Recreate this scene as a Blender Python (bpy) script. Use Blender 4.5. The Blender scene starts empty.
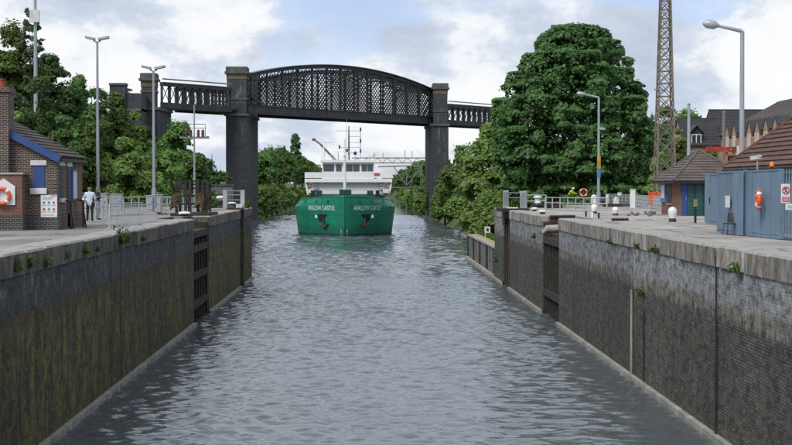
import bpy, math, random
import numpy as np
from mathutils import Vector, Matrix
R = math.radians
random.seed(7)
C = bpy.context.scene.collection
sc = bpy.context.scene

# ---------------------------------------------------------------- camera, sky, sun, exposure
FPX, VPX, VPY, EYE = 1540.0, 367.0, 186.0, 1.78      # photo pixels (792 wide); quay top is z = 0
cam_d = bpy.data.cameras.new('camera'); cam = bpy.data.objects.new('camera', cam_d); C.objects.link(cam)
cam_d.sensor_width = 36; cam_d.lens = FPX/792*36; cam_d.clip_end = 9000
YAW = math.atan((396-VPX)/FPX); PITCH = math.atan((222.5-VPY)/FPX)
cam.location = (0, 0, EYE); cam.rotation_euler = (R(90)-PITCH, 0, -YAW)
sc.camera = cam
WATER = -5.82

SUN_DIR = Vector((-0.42, -0.55, 0.80)).normalized()   # towards the sun
sun_d = bpy.data.lights.new('sun', 'SUN'); sun = bpy.data.objects.new('sun', sun_d); C.objects.link(sun)
sun_d.energy = 2.1; sun_d.angle = R(24); sun_d.color = (1, .96, .9)
sun.rotation_euler = (-SUN_DIR).to_track_quat('-Z', 'Y').to_euler()

w = bpy.data.worlds.new('World'); sc.world = w; w.use_nodes = True
nt = w.node_tree; nt.nodes.clear(); L = nt.links.new
out = nt.nodes.new('ShaderNodeOutputWorld'); bg = nt.nodes.new('ShaderNodeBackground'); bg.inputs['Strength'].default_value = .1
sky = nt.nodes.new('ShaderNodeTexSky'); sky.sky_type = 'NISHITA'; sky.sun_disc = False
sky.sun_elevation = math.asin(SUN_DIR.z); sky.sun_rotation = math.atan2(SUN_DIR.x, SUN_DIR.y)
tc = nt.nodes.new('ShaderNodeTexCoord'); mp = nt.nodes.new('ShaderNodeMapping'); mp.inputs['Scale'].default_value = (1, 1, 1.9)
mp.inputs['Location'].default_value = (.31, .12, .2)
L(tc.outputs['Generated'], mp.inputs['Vector'])
def wnoise(scale, detail, rough, dist):
    n = nt.nodes.new('ShaderNodeTexNoise'); n.inputs['Scale'].default_value = scale; n.inputs['Detail'].default_value = detail
    n.inputs['Roughness'].default_value = rough; n.inputs['Distortion'].default_value = dist; L(mp.outputs[0], n.inputs['Vector']); return n
def wramp(src, stops):
    r = nt.nodes.new('ShaderNodeValToRGB'); e = r.color_ramp.elements
    while len(e) < len(stops): e.new(.5)
    for i, (p, c) in enumerate(stops): e[i].position = p; e[i].color = (*c, 1) if len(c) == 3 else c
    L(src, r.inputs[0]); return r
n1 = wnoise(5.5, 10, .55, .15); n2 = wnoise(7.5, 12, .60, .12)
cover = wramp(n1.outputs[0], [(.40, (.35, .35, .35)), (.45, (1, 1, 1))])
tone = wramp(n2.outputs[0], [(.38, (3.8, 4.35, 5.3)), (.47, (4.6, 5.15, 6.05)), (.51, (5.5, 5.95, 6.6)), (.535, (6.6, 6.85, 7.2)), (.58, (7.2, 7.3, 7.4)), (.70, (7.5, 7.5, 7.5))])
skm = nt.nodes.new('ShaderNodeMix'); skm.data_type = 'RGBA'
tint = nt.nodes.new('ShaderNodeMix'); tint.data_type = 'RGBA'; tint.blend_type = 'MULTIPLY'; tint.inputs[0].default_value = 1; tint.inputs[7].default_value = (1.0, .98, 1.22, 1); L(sky.outputs[0], tint.inputs[6])
L(cover.outputs[0], skm.inputs[0]); L(tint.outputs[2], skm.inputs[6]); L(tone.outputs[0], skm.inputs[7])
L(skm.outputs[2], bg.inputs['Color']); L(bg.outputs[0], out.inputs[0])

sc.view_settings.view_transform = 'Standard'; sc.view_settings.look = 'None'
sc.view_settings.gamma = 1; sc.view_settings.exposure = .42; sc.view_settings.use_curve_mapping = False
sc.render.engine = 'CYCLES'
sc.cycles.max_bounces = 6; sc.cycles.diffuse_bounces = 3; sc.cycles.glossy_bounces = 3; sc.cycles.transmission_bounces = 4
sc.cycles.transparent_max_bounces = 6; sc.cycles.use_denoising = False; sc.cycles.volume_bounces = 0

# ---------------------------------------------------------------- placement helpers
RM = cam.rotation_euler.to_matrix()
def ray(px, py): return RM @ Vector(((px-396)/FPX, -(py-222.5)/FPX, -1))
def G(px, py, z=0.0):                       # where a sight line meets the level z
    d = ray(px, py); t = (z-EYE)/d.z; return Vector((d.x*t, d.y*t, z))
def A(px, py, Y):                           # ... or the distance Y
    d = ray(px, py); t = Y/d.y; return Vector((d.x*t, Y, EYE+d.z*t))
def AX(px, Y): return A(px, VPY, Y).x
def AZ(py, Y): return A(VPX, py, Y).z

# ---------------------------------------------------------------- materials
def newmat(name):
    m = bpy.data.materials.new(name); m.use_nodes = True; t = m.node_tree
    b = t.nodes['Principled BSDF']; return m, t, b
def node(t, k, **kw):
    n = t.nodes.new(k)
    for a, v in kw.items(): setattr(n, a, v)
    return n
def noise(t, vec, scale, detail=4, rough=.55, dist=0):
    n = node(t, 'ShaderNodeTexNoise'); n.inputs['Scale'].default_value = scale; n.inputs['Detail'].default_value = detail
    n.inputs['Roughness'].default_value = rough; n.inputs['Distortion'].default_value = dist
    if vec is not None: t.links.new(vec, n.inputs['Vector'])
    return n.outputs[0]
def ramp(t, src, stops):
    r = node(t, 'ShaderNodeValToRGB'); e = r.color_ramp.elements
    while len(e) < len(stops): e.new(.5)
    for i, (p, c) in enumerate(stops):
        if not isinstance(c, tuple): c = (c, c, c)
        e[i].position = p; e[i].color = (*c, 1)
    t.links.new(src, r.inputs[0]); return r.outputs[0]
def mix(t, fac, a, b, mode='MIX'):
    n = node(t, 'ShaderNodeMix', data_type='RGBA', blend_type=mode)
    for i, v in ((0, fac), (6, a), (7, b)):
        if isinstance(v, bpy.types.NodeSocket): t.links.new(v, n.inputs[i])
        elif i == 0: n.inputs[0].default_value = v
        else: n.inputs[i].default_value = (*v, 1) if isinstance(v, tuple) else (v, v, v, 1)
    return n.outputs[2]
def math_(t, op, a, b=0.0):
    n = node(t, 'ShaderNodeMath', operation=op)
    for i, v in ((0, a), (1, b)):
        if isinstance(v, bpy.types.NodeSocket): t.links.new(v, n.inputs[i])
        else: n.inputs[i].default_value = v
    return n.outputs[0]
def objco(t): return node(t, 'ShaderNodeTexCoord').outputs['Object']
def worldpos(t): return node(t, 'ShaderNodeNewGeometry').outputs['Position']
def scaled(t, vec, s):
    n = node(t, 'ShaderNodeMapping'); n.inputs['Scale'].default_value = s; t.links.new(vec, n.inputs['Vector']); return n.outputs[0]
def bump(t, b, h, strength=.3, dist=.02):
    n = node(t, 'ShaderNodeBump'); n.inputs['Strength'].default_value = strength; n.inputs['Distance'].default_value = dist
    t.links.new(h, n.inputs['Height']); t.links.new(n.outputs[0], b.inputs['Normal'])
M = {}
def plain(name, col, rough=.6, metal=0, var=.18, scale=1.5, bumpk=.15, objvar=.12, streak=0):
    m, t, b = newmat(name); v = worldpos(t)
    n = noise(t, v, scale, 5, .6)
    c = ramp(t, n, [(.3, tuple(x*(1-var) for x in col)), (.7, tuple(min(1, x*(1+var)) for x in col))])
    if streak:
        s = noise(t, scaled(t, v, (6, 6, .5)), 1, 4, .6)
        c = mix(t, math_(t, 'MULTIPLY', ramp(t, s, [(.5, 0.0), (.68, 1.0)]), streak), c, tuple(x*.35 for x in col))
    if objvar:
        oi = node(t, 'ShaderNodeObjectInfo').outputs['Random']
        c = mix(t, 1, c, ramp(t, oi, [(0, 1-objvar), (1, min(1, 1+objvar))]), 'MULTIPLY')
    t.links.new(c, b.inputs['Base Color'])
    b.inputs['Roughness'].default_value = rough; b.inputs['Metallic'].default_value = metal
    if bumpk: bump(t, b, noise(t, v, scale*14, 4), bumpk, .02)
    M[name] = m; return m
plain('galv', (.40, .43, .45), .5, .25, .15)
plain('galv_dark', (.2, .22, .24), .5, .3, .2)
plain('pole_grey', (.34, .38, .42), .5, .3, .12, .6, streak=.15)
plain('white', (.74, .75, .76), .45, 0, .06)
plain('white_old', (.66, .66, .64), .6, 0, .14, 3, streak=.35)
plain('black', (.012, .012, .013), .5)
plain('dark_metal', (.018, .021, .026), .7, .1, .4, .8)
plain('girder', (.046, .049, .056), .65, .1, .45, .7, streak=.4)
plain('girder_lit', (.17, .20, .23), .6, .1, .25, .5)  # girder iron made paler: light falling on the top plates put into the colour
plain('blue_paint', (.022, .07, .24), .5, 0, .15, 2)
plain('navy', (.014, .022, .05), .5, 0, .2, 2)
plain('fence_blue', (.16, .24, .33), .55, .1, .12, .8, streak=.3)
plain('green_door', (.018, .095, .095), .55, 0, .2, 2)
plain('red_paint', (.36, .03, .02), .55, 0, .3, 2, streak=.4)
plain('orange', (.72, .10, .02), .5, 0, .12)
plain('hivis', (.55, .72, .03), .7)
plain('skin', (.45, .26, .18), .6, 0, .05)
plain('shirt', (.52, .60, .70), .8, 0, .06)
plain('greycloth', (.20, .22, .24), .85)
plain('trousers', (.012, .014, .02), .85)
plain('hair', (.16, .15, .14), .8)
plain('timber', (.030, .026, .021), .85, 0, .45, 2, .4, streak=.4)
plain('timber_green', (.026, .028, .014), .9, 0, .5, 1.6, .4, streak=.4)
plain('rust', (.085, .035, .02), .85, 0, .5, 2.5, .3, streak=.4)
plain('pole_wood', (.17, .145, .125), .85, 0, .2, 2)
plain('yellow_edge', (.42, .30, .06), .8, 0, .3, 1)
plain('stone_pale', (.34, .32, .28), .85, 0, .25, 1.2, .3, streak=.4)
plain('ledge_stone', (.29, .28, .255), .85, 0, .35, 1.5, .3, streak=.6)
plain('stone_grey', (.15, .15, .155), .9, 0, .35, .9, .4, streak=.4)
plain('cap_stone', (.085, .095, .09), .9, 0, .35, .8, .3, streak=.4)
plain('tan_stone', (.16, .125, .085), .9, 0, .4, .5, .3, streak=.5)
plain('render_buff', (.42, .27, .16), .9, 0, .2, .8)
plain('slate', (.035, .036, .042), .8, 0, .25, 1.2, .3)
plain('slate_brown', (.075, .058, .052), .85, 0, .3, 1.5, .3, .25)
plain('tile_brown', (.115, .06, .042), .85, 0, .3, 1.5, .3, .25)
plain('tile_grey', (.115, .095, .088), .85, 0, .3, 1.5, .3, .25)
plain('terracotta', (.34, .07, .035), .8, 0, .25, 3)
def hull_paint():
    m, t, b = newmat('ship_green'); p = worldpos(t); s_ = node(t, 'ShaderNodeSeparateXYZ'); t.links.new(p, s_.inputs[0])
    c = mix(t, ramp(t, noise(t, p, .5, 5, .65), [(.35, 0.0), (.65, 1.0)]), (.006, .165, .098), (.010, .225, .135))
    st = noise(t, scaled(t, p, (2.6, 2.6, .18)), 1.3, 6, .7); c = mix(t, math_(t, 'MULTIPLY', ramp(t, st, [(.56, 0.0), (.68, 1.0)]), .65), c, (.035, .06, .035))
    c = mix(t, math_(t, 'MULTIPLY', ramp(t, noise(t, scaled(t, p, (1.2, 1.2, .3)), 1.7, 6, .75), [(.60, 0.0), (.68, 1.0)]), .5), c, (.10, .055, .03))
    low = math_(t, 'MULTIPLY_ADD', s_.outputs[2], -.45); low.node.inputs[2].default_value = -1.75
    c = mix(t, math_(t, 'MULTIPLY', ramp(t, math_(t, 'ADD', low, math_(t, 'MULTIPLY', st, .5)), [(.2, 0.0), (.7, 1.0)]), .6), c, (.008, .07, .05))
    sm1 = math_(t, 'ABSOLUTE', math_(t, 'SUBTRACT', math_(t, 'FRACT', math_(t, 'MULTIPLY', s_.outputs[2], .55)), .5)); sm2 = math_(t, 'ABSOLUTE', math_(t, 'SUBTRACT', math_(t, 'FRACT', math_(t, 'MULTIPLY', s_.outputs[0], .36)), .5))
    seam = ramp(t, math_(t, 'MINIMUM', sm1, sm2), [(.0, 1.0), (.03, 0.0)]); c = mix(t, math_(t, 'MULTIPLY', seam, .35), c, (.006, .06, .04))
    t.links.new(c, b.inputs['Base Color']); b.inputs['Roughness'].default_value = .42; bump(t, b, math_(t, 'ADD', math_(t, 'MULTIPLY', seam, -.5), noise(t, p, .7, 3)), .35, .06); M['ship_green'] = m
hull_paint()
plain('ship_dark', (.006, .05, .035), .55, 0, .2, .5, .05, 0)
plain('ship_deck', (.012, .085, .055), .7, 0, .2, .8)
plain('ship_white', (.78, .79, .80), .4, 0, .05, .4, .03, 0, streak=.12)
plain('anchor', (.07, .065, .03), .7, 0, .4, 2)
plain('earth', (.07, .06, .045), .95, 0, .4, .8, .4)
plain('steel_red', (.13, .05, .04), .7, 0, .4, 1.5)
plain('brass', (.30, .22, .10), .5, .2)
plain('sign_blue', (.06, .2, .45), .5)
plain('sign_red', (.55, .06, .06), .5)
plain('sign_green', (.05, .3, .14), .5)
plain('cabinet', (.30, .34, .37), .55, .1, .1, 1)
plain('gantry', (.15, .175, .20), .6, .1, .1, .5)
plain('rope', (.13, .085, .055), .9, 0, .4, 5)
def glass():
    m, t, b = newmat('glass'); b.inputs['Base Color'].default_value = (.04, .055, .07, 1); b.inputs['Roughness'].default_value = .08
    b.inputs['Specular IOR Level'].default_value = .8; M['glass'] = m
glass()
def beacon():
    m, t, b = newmat('beacon'); b.inputs['Base Color'].default_value = (.8, .22, .01, 1); b.inputs['Roughness'].default_value = .2; M['beacon'] = m
beacon()

def brick_mat(name, c1, c2, mortar, bw=.225, rh=.075, ms=.011, light=None):
    m, t, b = newmat(name); p = worldpos(t)
    s = node(t, 'ShaderNodeSeparateXYZ'); t.links.new(p, s.inputs[0])
    u = math_(t, 'ADD', s.outputs[0], s.outputs[1]); cb = node(t, 'ShaderNodeCombineXYZ')
    t.links.new(u, cb.inputs[0]); t.links.new(s.outputs[2], cb.inputs[1])
    br = node(t, 'ShaderNodeTexBrick'); t.links.new(cb.outputs[0], br.inputs['Vector'])
    for k, v in (('Scale', 1), ('Mortar Size', ms), ('Mortar Smooth', .2), ('Bias', -.2), ('Brick Width', bw), ('Row Height', rh)): br.inputs[k].default_value = v
    br.inputs['Color1'].default_value = (*c1, 1); br.inputs['Color2'].default_value = (*c2, 1); br.inputs['Mortar'].default_value = (*mortar, 1)
    n = noise(t, p, 1.1, 5, .6)
    c = mix(t, 1, br.outputs['Color'], ramp(t, n, [(.3, .65), (.7, 1.0)]), 'MULTIPLY')
    if light:
        sk = noise(t, scaled(t, p, (1.1, 1.1, .07)), 1.2, 6, .7); c = mix(t, math_(t, 'MULTIPLY', ramp(t, sk, [(.55, 0.0), (.66, 1.0)]), math_(t, 'MULTIPLY', ramp(t, noise(t, p, .6, 5, .7), [(.45, 0.0), (.6, 1.0)]), .6)), c, light)
    t.links.new(c, b.inputs['Base Color']); b.inputs['Roughness'].default_value = .85
    inv = math_(t, 'SUBTRACT', 1.0, br.outputs['Fac']); bump(t, b, inv, .6, .012)
    M[name] = m
brick_mat('hut_brick', (.018, .014, .014), (.13, .055, .035), (.30, .26, .22), ms=.013)
brick_mat('hut_brick_red', (.16, .06, .04), (.24, .10, .065), (.25, .2, .16))
brick_mat('plinth_brick', (.02, .022, .028), (.035, .038, .045), (.24, .23, .22))
brick_mat('red_brick', (.20, .06, .04), (.27, .085, .055), (.22, .17, .14))
brick_mat('buff_brick', (.54, .30, .15), (.62, .37, .20), (.4, .3, .22))
brick_mat('viaduct_brick', (.030, .033, .042), (.062, .067, .08), (.085, .09, .095), .45, .15, .02, (.28, .29, .30))
brick_mat('dark_red_wall', (.06, .025, .02), (.09, .035, .028), (.1, .08, .07))

def lock_wall_mat(name, side):
    m, t, b = newmat(name); p = worldpos(t)
    s = node(t, 'ShaderNodeSeparateXYZ'); t.links.new(p, s.inputs[0])
    u = math_(t, 'ADD', s.outputs[0], s.outputs[1]); cb = node(t, 'ShaderNodeCombineXYZ')
    t.links.new(u, cb.inputs[0]); t.links.new(s.outputs[2], cb.inputs[1]); uv = cb.outputs[0]
    br = node(t, 'ShaderNodeTexBrick'); t.links.new(uv, br.inputs['Vector'])
    for k, v in (('Scale', 1), ('Mortar Size', .016), ('Mortar Smooth', .3), ('Bias', 0), ('Brick Width', .45), ('Row Height', .09)): br.inputs[k].default_value = v
    br.inputs['Color1'].default_value = (.75, .75, .75, 1); br.inputs['Color2'].default_value = (1, 1, 1, 1); br.inputs['Mortar'].default_value = (.9, .9, .9, 1)
    fac = br.outputs['Fac']; fac = math_(t, 'MULTIPLY', fac, ramp(t, noise(t, uv, .9, 5, .7), [(.36, .1), (.6, 1.0)]))
    streak = noise(t, scaled(t, uv, (.8, .20, 1)), 1.6, 8, .76, .3)
    streak2 = noise(t, scaled(t, uv, (2.0, .42, 1)), 1.3, 7, .76, .4)
    blot = noise(t, uv, .45, 6, .65)
    blot2 = noise(t, uv, 2.2, 5, .65)
    wob = math_(t, 'MULTIPLY', math_(t, 'SUBTRACT', noise(t, scaled(t, uv, (1, .25, 1)), 1.4, 5, .7), .5), 1.1)
    z = math_(t, 'ADD', s.outputs[2], wob)
    drip = math_(t, 'ADD', s.outputs[2], math_(t, 'MULTIPLY', math_(t, 'SUBTRACT', streak2, .5), 1.3))
    if side == 'L':
        top = mix(t, ramp(t, blot, [(.35, 0.0), (.65, 1.0)]), (.040, .045, .056), (.10, .108, .125))
        lime = math_(t, 'MULTIPLY', ramp(t, streak2, [(.54, 0.0), (.60, 1.0)]), ramp(t, blot2, [(.47, 0.0), (.56, 1.0)]))
        top = mix(t, math_(t, 'MULTIPLY', lime, .85), top, (.42, .43, .44))
        alg = mix(t, ramp(t, streak, [(.38, 0.0), (.60, 1.0)]), (.010, .009, .007), (.235, .21, .045))
        alg = mix(t, ramp(t, streak2, [(.52, 0.0), (.62, 1.0)]), alg, (.022, .024, .010))
        alg = mix(t, math_(t, 'MULTIPLY', ramp(t, blot2, [(.54, 0.0), (.62, 1.0)]), .8), alg, (.15, .165, .045))
        line = ramp(t, z, [(0, 0.0), (1, 1.0)])
        rusty = mix(t, ramp(t, streak, [(.4, 0.0), (.6, 1.0)]), (.07, .055, .02), (.13, .08, .025))
        k1 = math_(t, 'MULTIPLY_ADD', z, 1.0); k1.node.inputs[2].default_value = 2.35
        c = mix(t, ramp(t, math_(t, 'MULTIPLY', k1, 1.0), [(.0, 0.0), (.55, 1.0)]), alg, rusty)
        k2 = math_(t, 'MULTIPLY_ADD', math_(t, 'ADD', math_(t, 'MULTIPLY', wob, .35), s.outputs[2]), 1.0); k2.node.inputs[2].default_value = 2.15
        c = mix(t, ramp(t, k2, [(.40, 0.0), (.52, 1.0)]), c, top)
        c = mix(t, math_(t, 'MULTIPLY', fac, .22), c, (.14, .13, .10))
    else:
        top = mix(t, ramp(t, blot2, [(.3, 0.0), (.7, 1.0)]), (.21, .22, .235), (.46, .475, .49))
        lime = ramp(t, streak2, [(.47, 0.0), (.63, 1.0)])
        top = mix(t, math_(t, 'MULTIPLY', lime, .7), top, (.60, .61, .62))
        top = mix(t, ramp(t, math_(t, 'ADD', s.outputs[2], math_(t, 'MULTIPLY', blot2, .5)), [(0, 0.0), (1, 1.0)]), top, top)
        body = mix(t, ramp(t, streak, [(.3, 0.0), (.7, 1.0)]), (.026, .024, .021), (.135, .122, .105))
        body = mix(t, ramp(t, streak2, [(.55, 0.0), (.72, 1.0)]), body, (.032, .030, .026))
        body = mix(t, math_(t, 'MULTIPLY', ramp(t, blot, [(.50, 0.0), (.66, 1.0)]), .5), body, (.06, .065, .02))
        body = mix(t, math_(t, 'MULTIPLY', fac, .5), body, (.25, .225, .19))
        buff = mix(t, ramp(t, streak2, [(.4, 0.0), (.6, 1.0)]), (.13, .115, .095), (.38, .345, .29))
        k1 = math_(t, 'MULTIPLY_ADD', drip, 1.0); k1.node.inputs[2].default_value = 2.45
        c = mix(t, ramp(t, k1, [(.25, 0.0), (.45, 1.0)]), body, buff)
        k2 = math_(t, 'MULTIPLY_ADD', z, 1.0); k2.node.inputs[2].default_value = 2.2
        c = mix(t, ramp(t, k2, [(.42, 0.0), (.62, 1.0)]), c, top)
        c = mix(t, math_(t, 'MULTIPLY', fac, .3), c, (.3, .3, .29))
    # green tide line just over the water
    k3 = math_(t, 'MULTIPLY_ADD', math_(t, 'ADD', z, math_(t, 'MULTIPLY', streak, 1.2)), -1.0); k3.node.inputs[2].default_value = -4.3
    c = mix(t, math_(t, 'MULTIPLY', ramp(t, k3, [(0, 0.0), (1, 1.0)]), .7 if side == 'L' else .3), c, (.075, .085, .018))
    sp1 = noise(t, scaled(t, uv, (1.6, 3.2, 1)), 1.0, 6, .75, .4); sp2 = noise(t, scaled(t, uv, (2.2, 9, 1)), 1.0, 3, .7)
    c = mix(t, 1, c, ramp(t, sp1, [(.38, .25), (.5, .8), (.6, 1.0)]), 'MULTIPLY'); c = mix(t, math_(t, 'MULTIPLY', ramp(t, sp2, [(.58, 0.0), (.66, 1.0)]), .55), c, (.30, .29, .25) if side == 'R' else (.17, .15, .07))
    c = mix(t, 1, c, br.outputs['Color'], 'MULTIPLY'); c = mix(t, 1, c, ramp(t, node(t, 'ShaderNodeObjectInfo').outputs['Random'], [(0, .72), (1, 1.0)]), 'MULTIPLY')
    c = mix(t, 1, c, ramp(t, noise(t, uv, .16, 4, .6), [(.35, .7), (.65, 1.0)]), 'MULTIPLY')
    t.links.new(c, b.inputs['Base Color']); b.inputs['Roughness'].default_value = .8
    h = math_(t, 'ADD', math_(t, 'MULTIPLY', fac, -1.0), math_(t, 'MULTIPLY', blot2, .8)); bump(t, b, h, .7, .02)
    M[name] = m
lock_wall_mat('lock_left', 'L'); lock_wall_mat('lock_right', 'R')

def coping_mat(name, base, warm):
    m, t, b = newmat(name); p = worldpos(t)
    sx = noise(t, scaled(t, p, (1.5, 1.5, .6)), 1.2, 7, .72, .3); bl = noise(t, p, 2.1, 6, .7)
    c = mix(t, ramp(t, sx, [(.40, 0.0), (.58, 1.0)]), tuple(x*.22 for x in base), base)
    c = mix(t, math_(t, 'MULTIPLY', ramp(t, bl, [(.45, 0.0), (.65, 1.0)]), .7), c, warm)
    oi = node(t, 'ShaderNodeObjectInfo').outputs['Random']
    c = mix(t, 1, c, ramp(t, oi, [(0, .52), (1, 1.0)]), 'MULTIPLY')
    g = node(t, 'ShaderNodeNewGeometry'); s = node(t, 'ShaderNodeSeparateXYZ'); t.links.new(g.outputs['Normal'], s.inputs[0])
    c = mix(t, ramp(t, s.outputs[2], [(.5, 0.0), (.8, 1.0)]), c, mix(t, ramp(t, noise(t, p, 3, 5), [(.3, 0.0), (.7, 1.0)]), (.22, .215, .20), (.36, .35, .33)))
    t.links.new(c, b.inputs['Base Color']); b.inputs['Roughness'].default_value = .85
    bump(t, b, noise(t, p, 9, 5), .5, .03); M[name] = m
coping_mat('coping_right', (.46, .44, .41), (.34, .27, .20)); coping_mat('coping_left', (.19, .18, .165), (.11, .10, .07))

def quay_mat(name, a, bcol):
    m, t, b = newmat(name); p = worldpos(t)
    n = noise(t, p, .25, 7, .65); n2 = noise(t, p, 2.5, 6, .7); n3 = noise(t, scaled(t, p, (1, .25, 1)), .8, 5, .6)
    c = mix(t, ramp(t, n, [(.40, 0.0), (.60, 1.0)]), a, bcol)
    c = mix(t, math_(t, 'MULTIPLY', ramp(t, n3, [(.54, 0.0), (.64, 1.0)]), .75), c, tuple(x*.42 for x in a))
    c = mix(t, 1, c, ramp(t, n2, [(.3, .78), (.7, 1.0)]), 'MULTIPLY')
    br = node(t, 'ShaderNodeTexBrick'); t.links.new(p, br.inputs['Vector'])
    for k, v in (('Scale', 1), ('Mortar Size', .02), ('Mortar Smooth', .3), ('Brick Width', 5.0), ('Row Height', 3.4)): br.inputs[k].default_value = v
    br.inputs['Color1'].default_value = (.84, .84, .84, 1); br.inputs['Color2'].default_value = (1, 1, 1, 1); br.inputs['Mortar'].default_value = (.35, .34, .32, 1)
    c = mix(t, 1, c, br.outputs['Color'], 'MULTIPLY')
    t.links.new(c, b.inputs['Base Color']); b.inputs['Roughness'].default_value = .85
    bump(t, b, noise(t, p, 20, 5), .3, .015); M[name] = m
quay_mat('quay_left', (.20, .195, .19), (.33, .32, .31)); quay_mat('quay_right', (.29, .272, .25), (.46, .435, .40))
quay_mat('lane', (.2, .2, .19), (.3, .29, .27))

def ground_mat():
    m, t, b = newmat('ground'); p = worldpos(t)
    n = noise(t, p, .15, 6, .65); n2 = noise(t, p, 3, 5, .7)
    c = mix(t, ramp(t, n, [(.35, 0.0), (.65, 1.0)]), (.04, .075, .018), (.085, .12, .035)); c = mix(t, 1, c, ramp(t, n2, [(.3, .5), (.7, 1.0)]), 'MULTIPLY')
    t.links.new(c, b.inputs['Base Color']); b.inputs['Roughness'].default_value = .95; bump(t, b, n2, .8, .15); M['ground'] = m
ground_mat()

def water_mat():
    m, t, b = newmat('water'); p = worldpos(t)
    b.inputs['Base Color'].default_value = (.075, .092, .10, 1); b.inputs['Roughness'].default_value = .03
    b.inputs['IOR'].default_value = 1.5; b.inputs['Specular IOR Level'].default_value = .5
    h = math_(t, 'MULTIPLY', noise(t, p, 7.0, 3, .6, .3), .010)
    n = node(t, 'ShaderNodeBump'); n.inputs['Strength'].default_value = 1.0; n.inputs['Distance'].default_value = 1.0
    t.links.new(h, n.inputs['Height']); t.links.new(n.outputs[0], b.inputs['Normal']); M['water'] = m
water_mat()

def leaf_mat(name, dark, light, trans=.38):
    m, t, b = newmat(name); g = node(t, 'ShaderNodeNewGeometry'); oi = node(t, 'ShaderNodeObjectInfo').outputs['Random']
    c = mix(t, g.outputs['Random Per Island'], dark, light)
    c = mix(t, math_(t, 'MULTIPLY', ramp(t, noise(t, g.outputs['Position'], .5, 3), [(.4, 0.0), (.65, 1.0)]), .5), c, tuple(x*1.25 for x in light))
    hsv = node(t, 'ShaderNodeHueSaturation'); t.links.new(c, hsv.inputs['Color'])
    t.links.new(math_(t, 'MULTIPLY_ADD', oi, .03), hsv.inputs['Hue']); hsv.inputs['Hue'].links[0].from_node.inputs[2].default_value = .485
    t.links.new(math_(t, 'MULTIPLY_ADD', oi, .5), hsv.inputs['Value']); hsv.inputs['Value'].links[0].from_node.inputs[2].default_value = .75
    d = node(t, 'ShaderNodeBsdfDiffuse'); tr = node(t, 'ShaderNodeBsdfTranslucent'); ms = node(t, 'ShaderNodeMixShader'); ms.inputs[0].default_value = trans
    gl = node(t, 'ShaderNodeBsdfGlossy'); gl.inputs['Roughness'].default_value = .45; gl.inputs['Color'].default_value = (.5, .5, .5, 1)
    ms2 = node(t, 'ShaderNodeMixShader'); ms2.inputs[0].default_value = .025
    t.links.new(hsv.outputs[0], d.inputs[0]); t.links.new(hsv.outputs[0], tr.inputs[0])
    t.links.new(d.outputs[0], ms.inputs[1]); t.links.new(tr.outputs[0], ms.inputs[2])
    t.links.new(ms.outputs[0], ms2.inputs[1]); t.links.new(gl.outputs[0], ms2.inputs[2])
    t.links.new(ms2.outputs[0], t.nodes['Material Output'].inputs[0]); t.nodes.remove(b); M[name] = m
leaf_mat('leaf_dark', (.038, .090, .028), (.105, .190, .062))
leaf_mat('leaf_mid', (.052, .110, .024), (.135, .225, .056))
leaf_mat('leaf_light', (.085, .155, .032), (.19, .28, .075))
leaf_mat('leaf_grey', (.06, .09, .045), (.12, .155, .085))
leaf_mat('weed', (.045, .095, .018), (.10, .165, .04))
plain('bark', (.06, .05, .04), .9, 0, .35, 3, .5)

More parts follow.
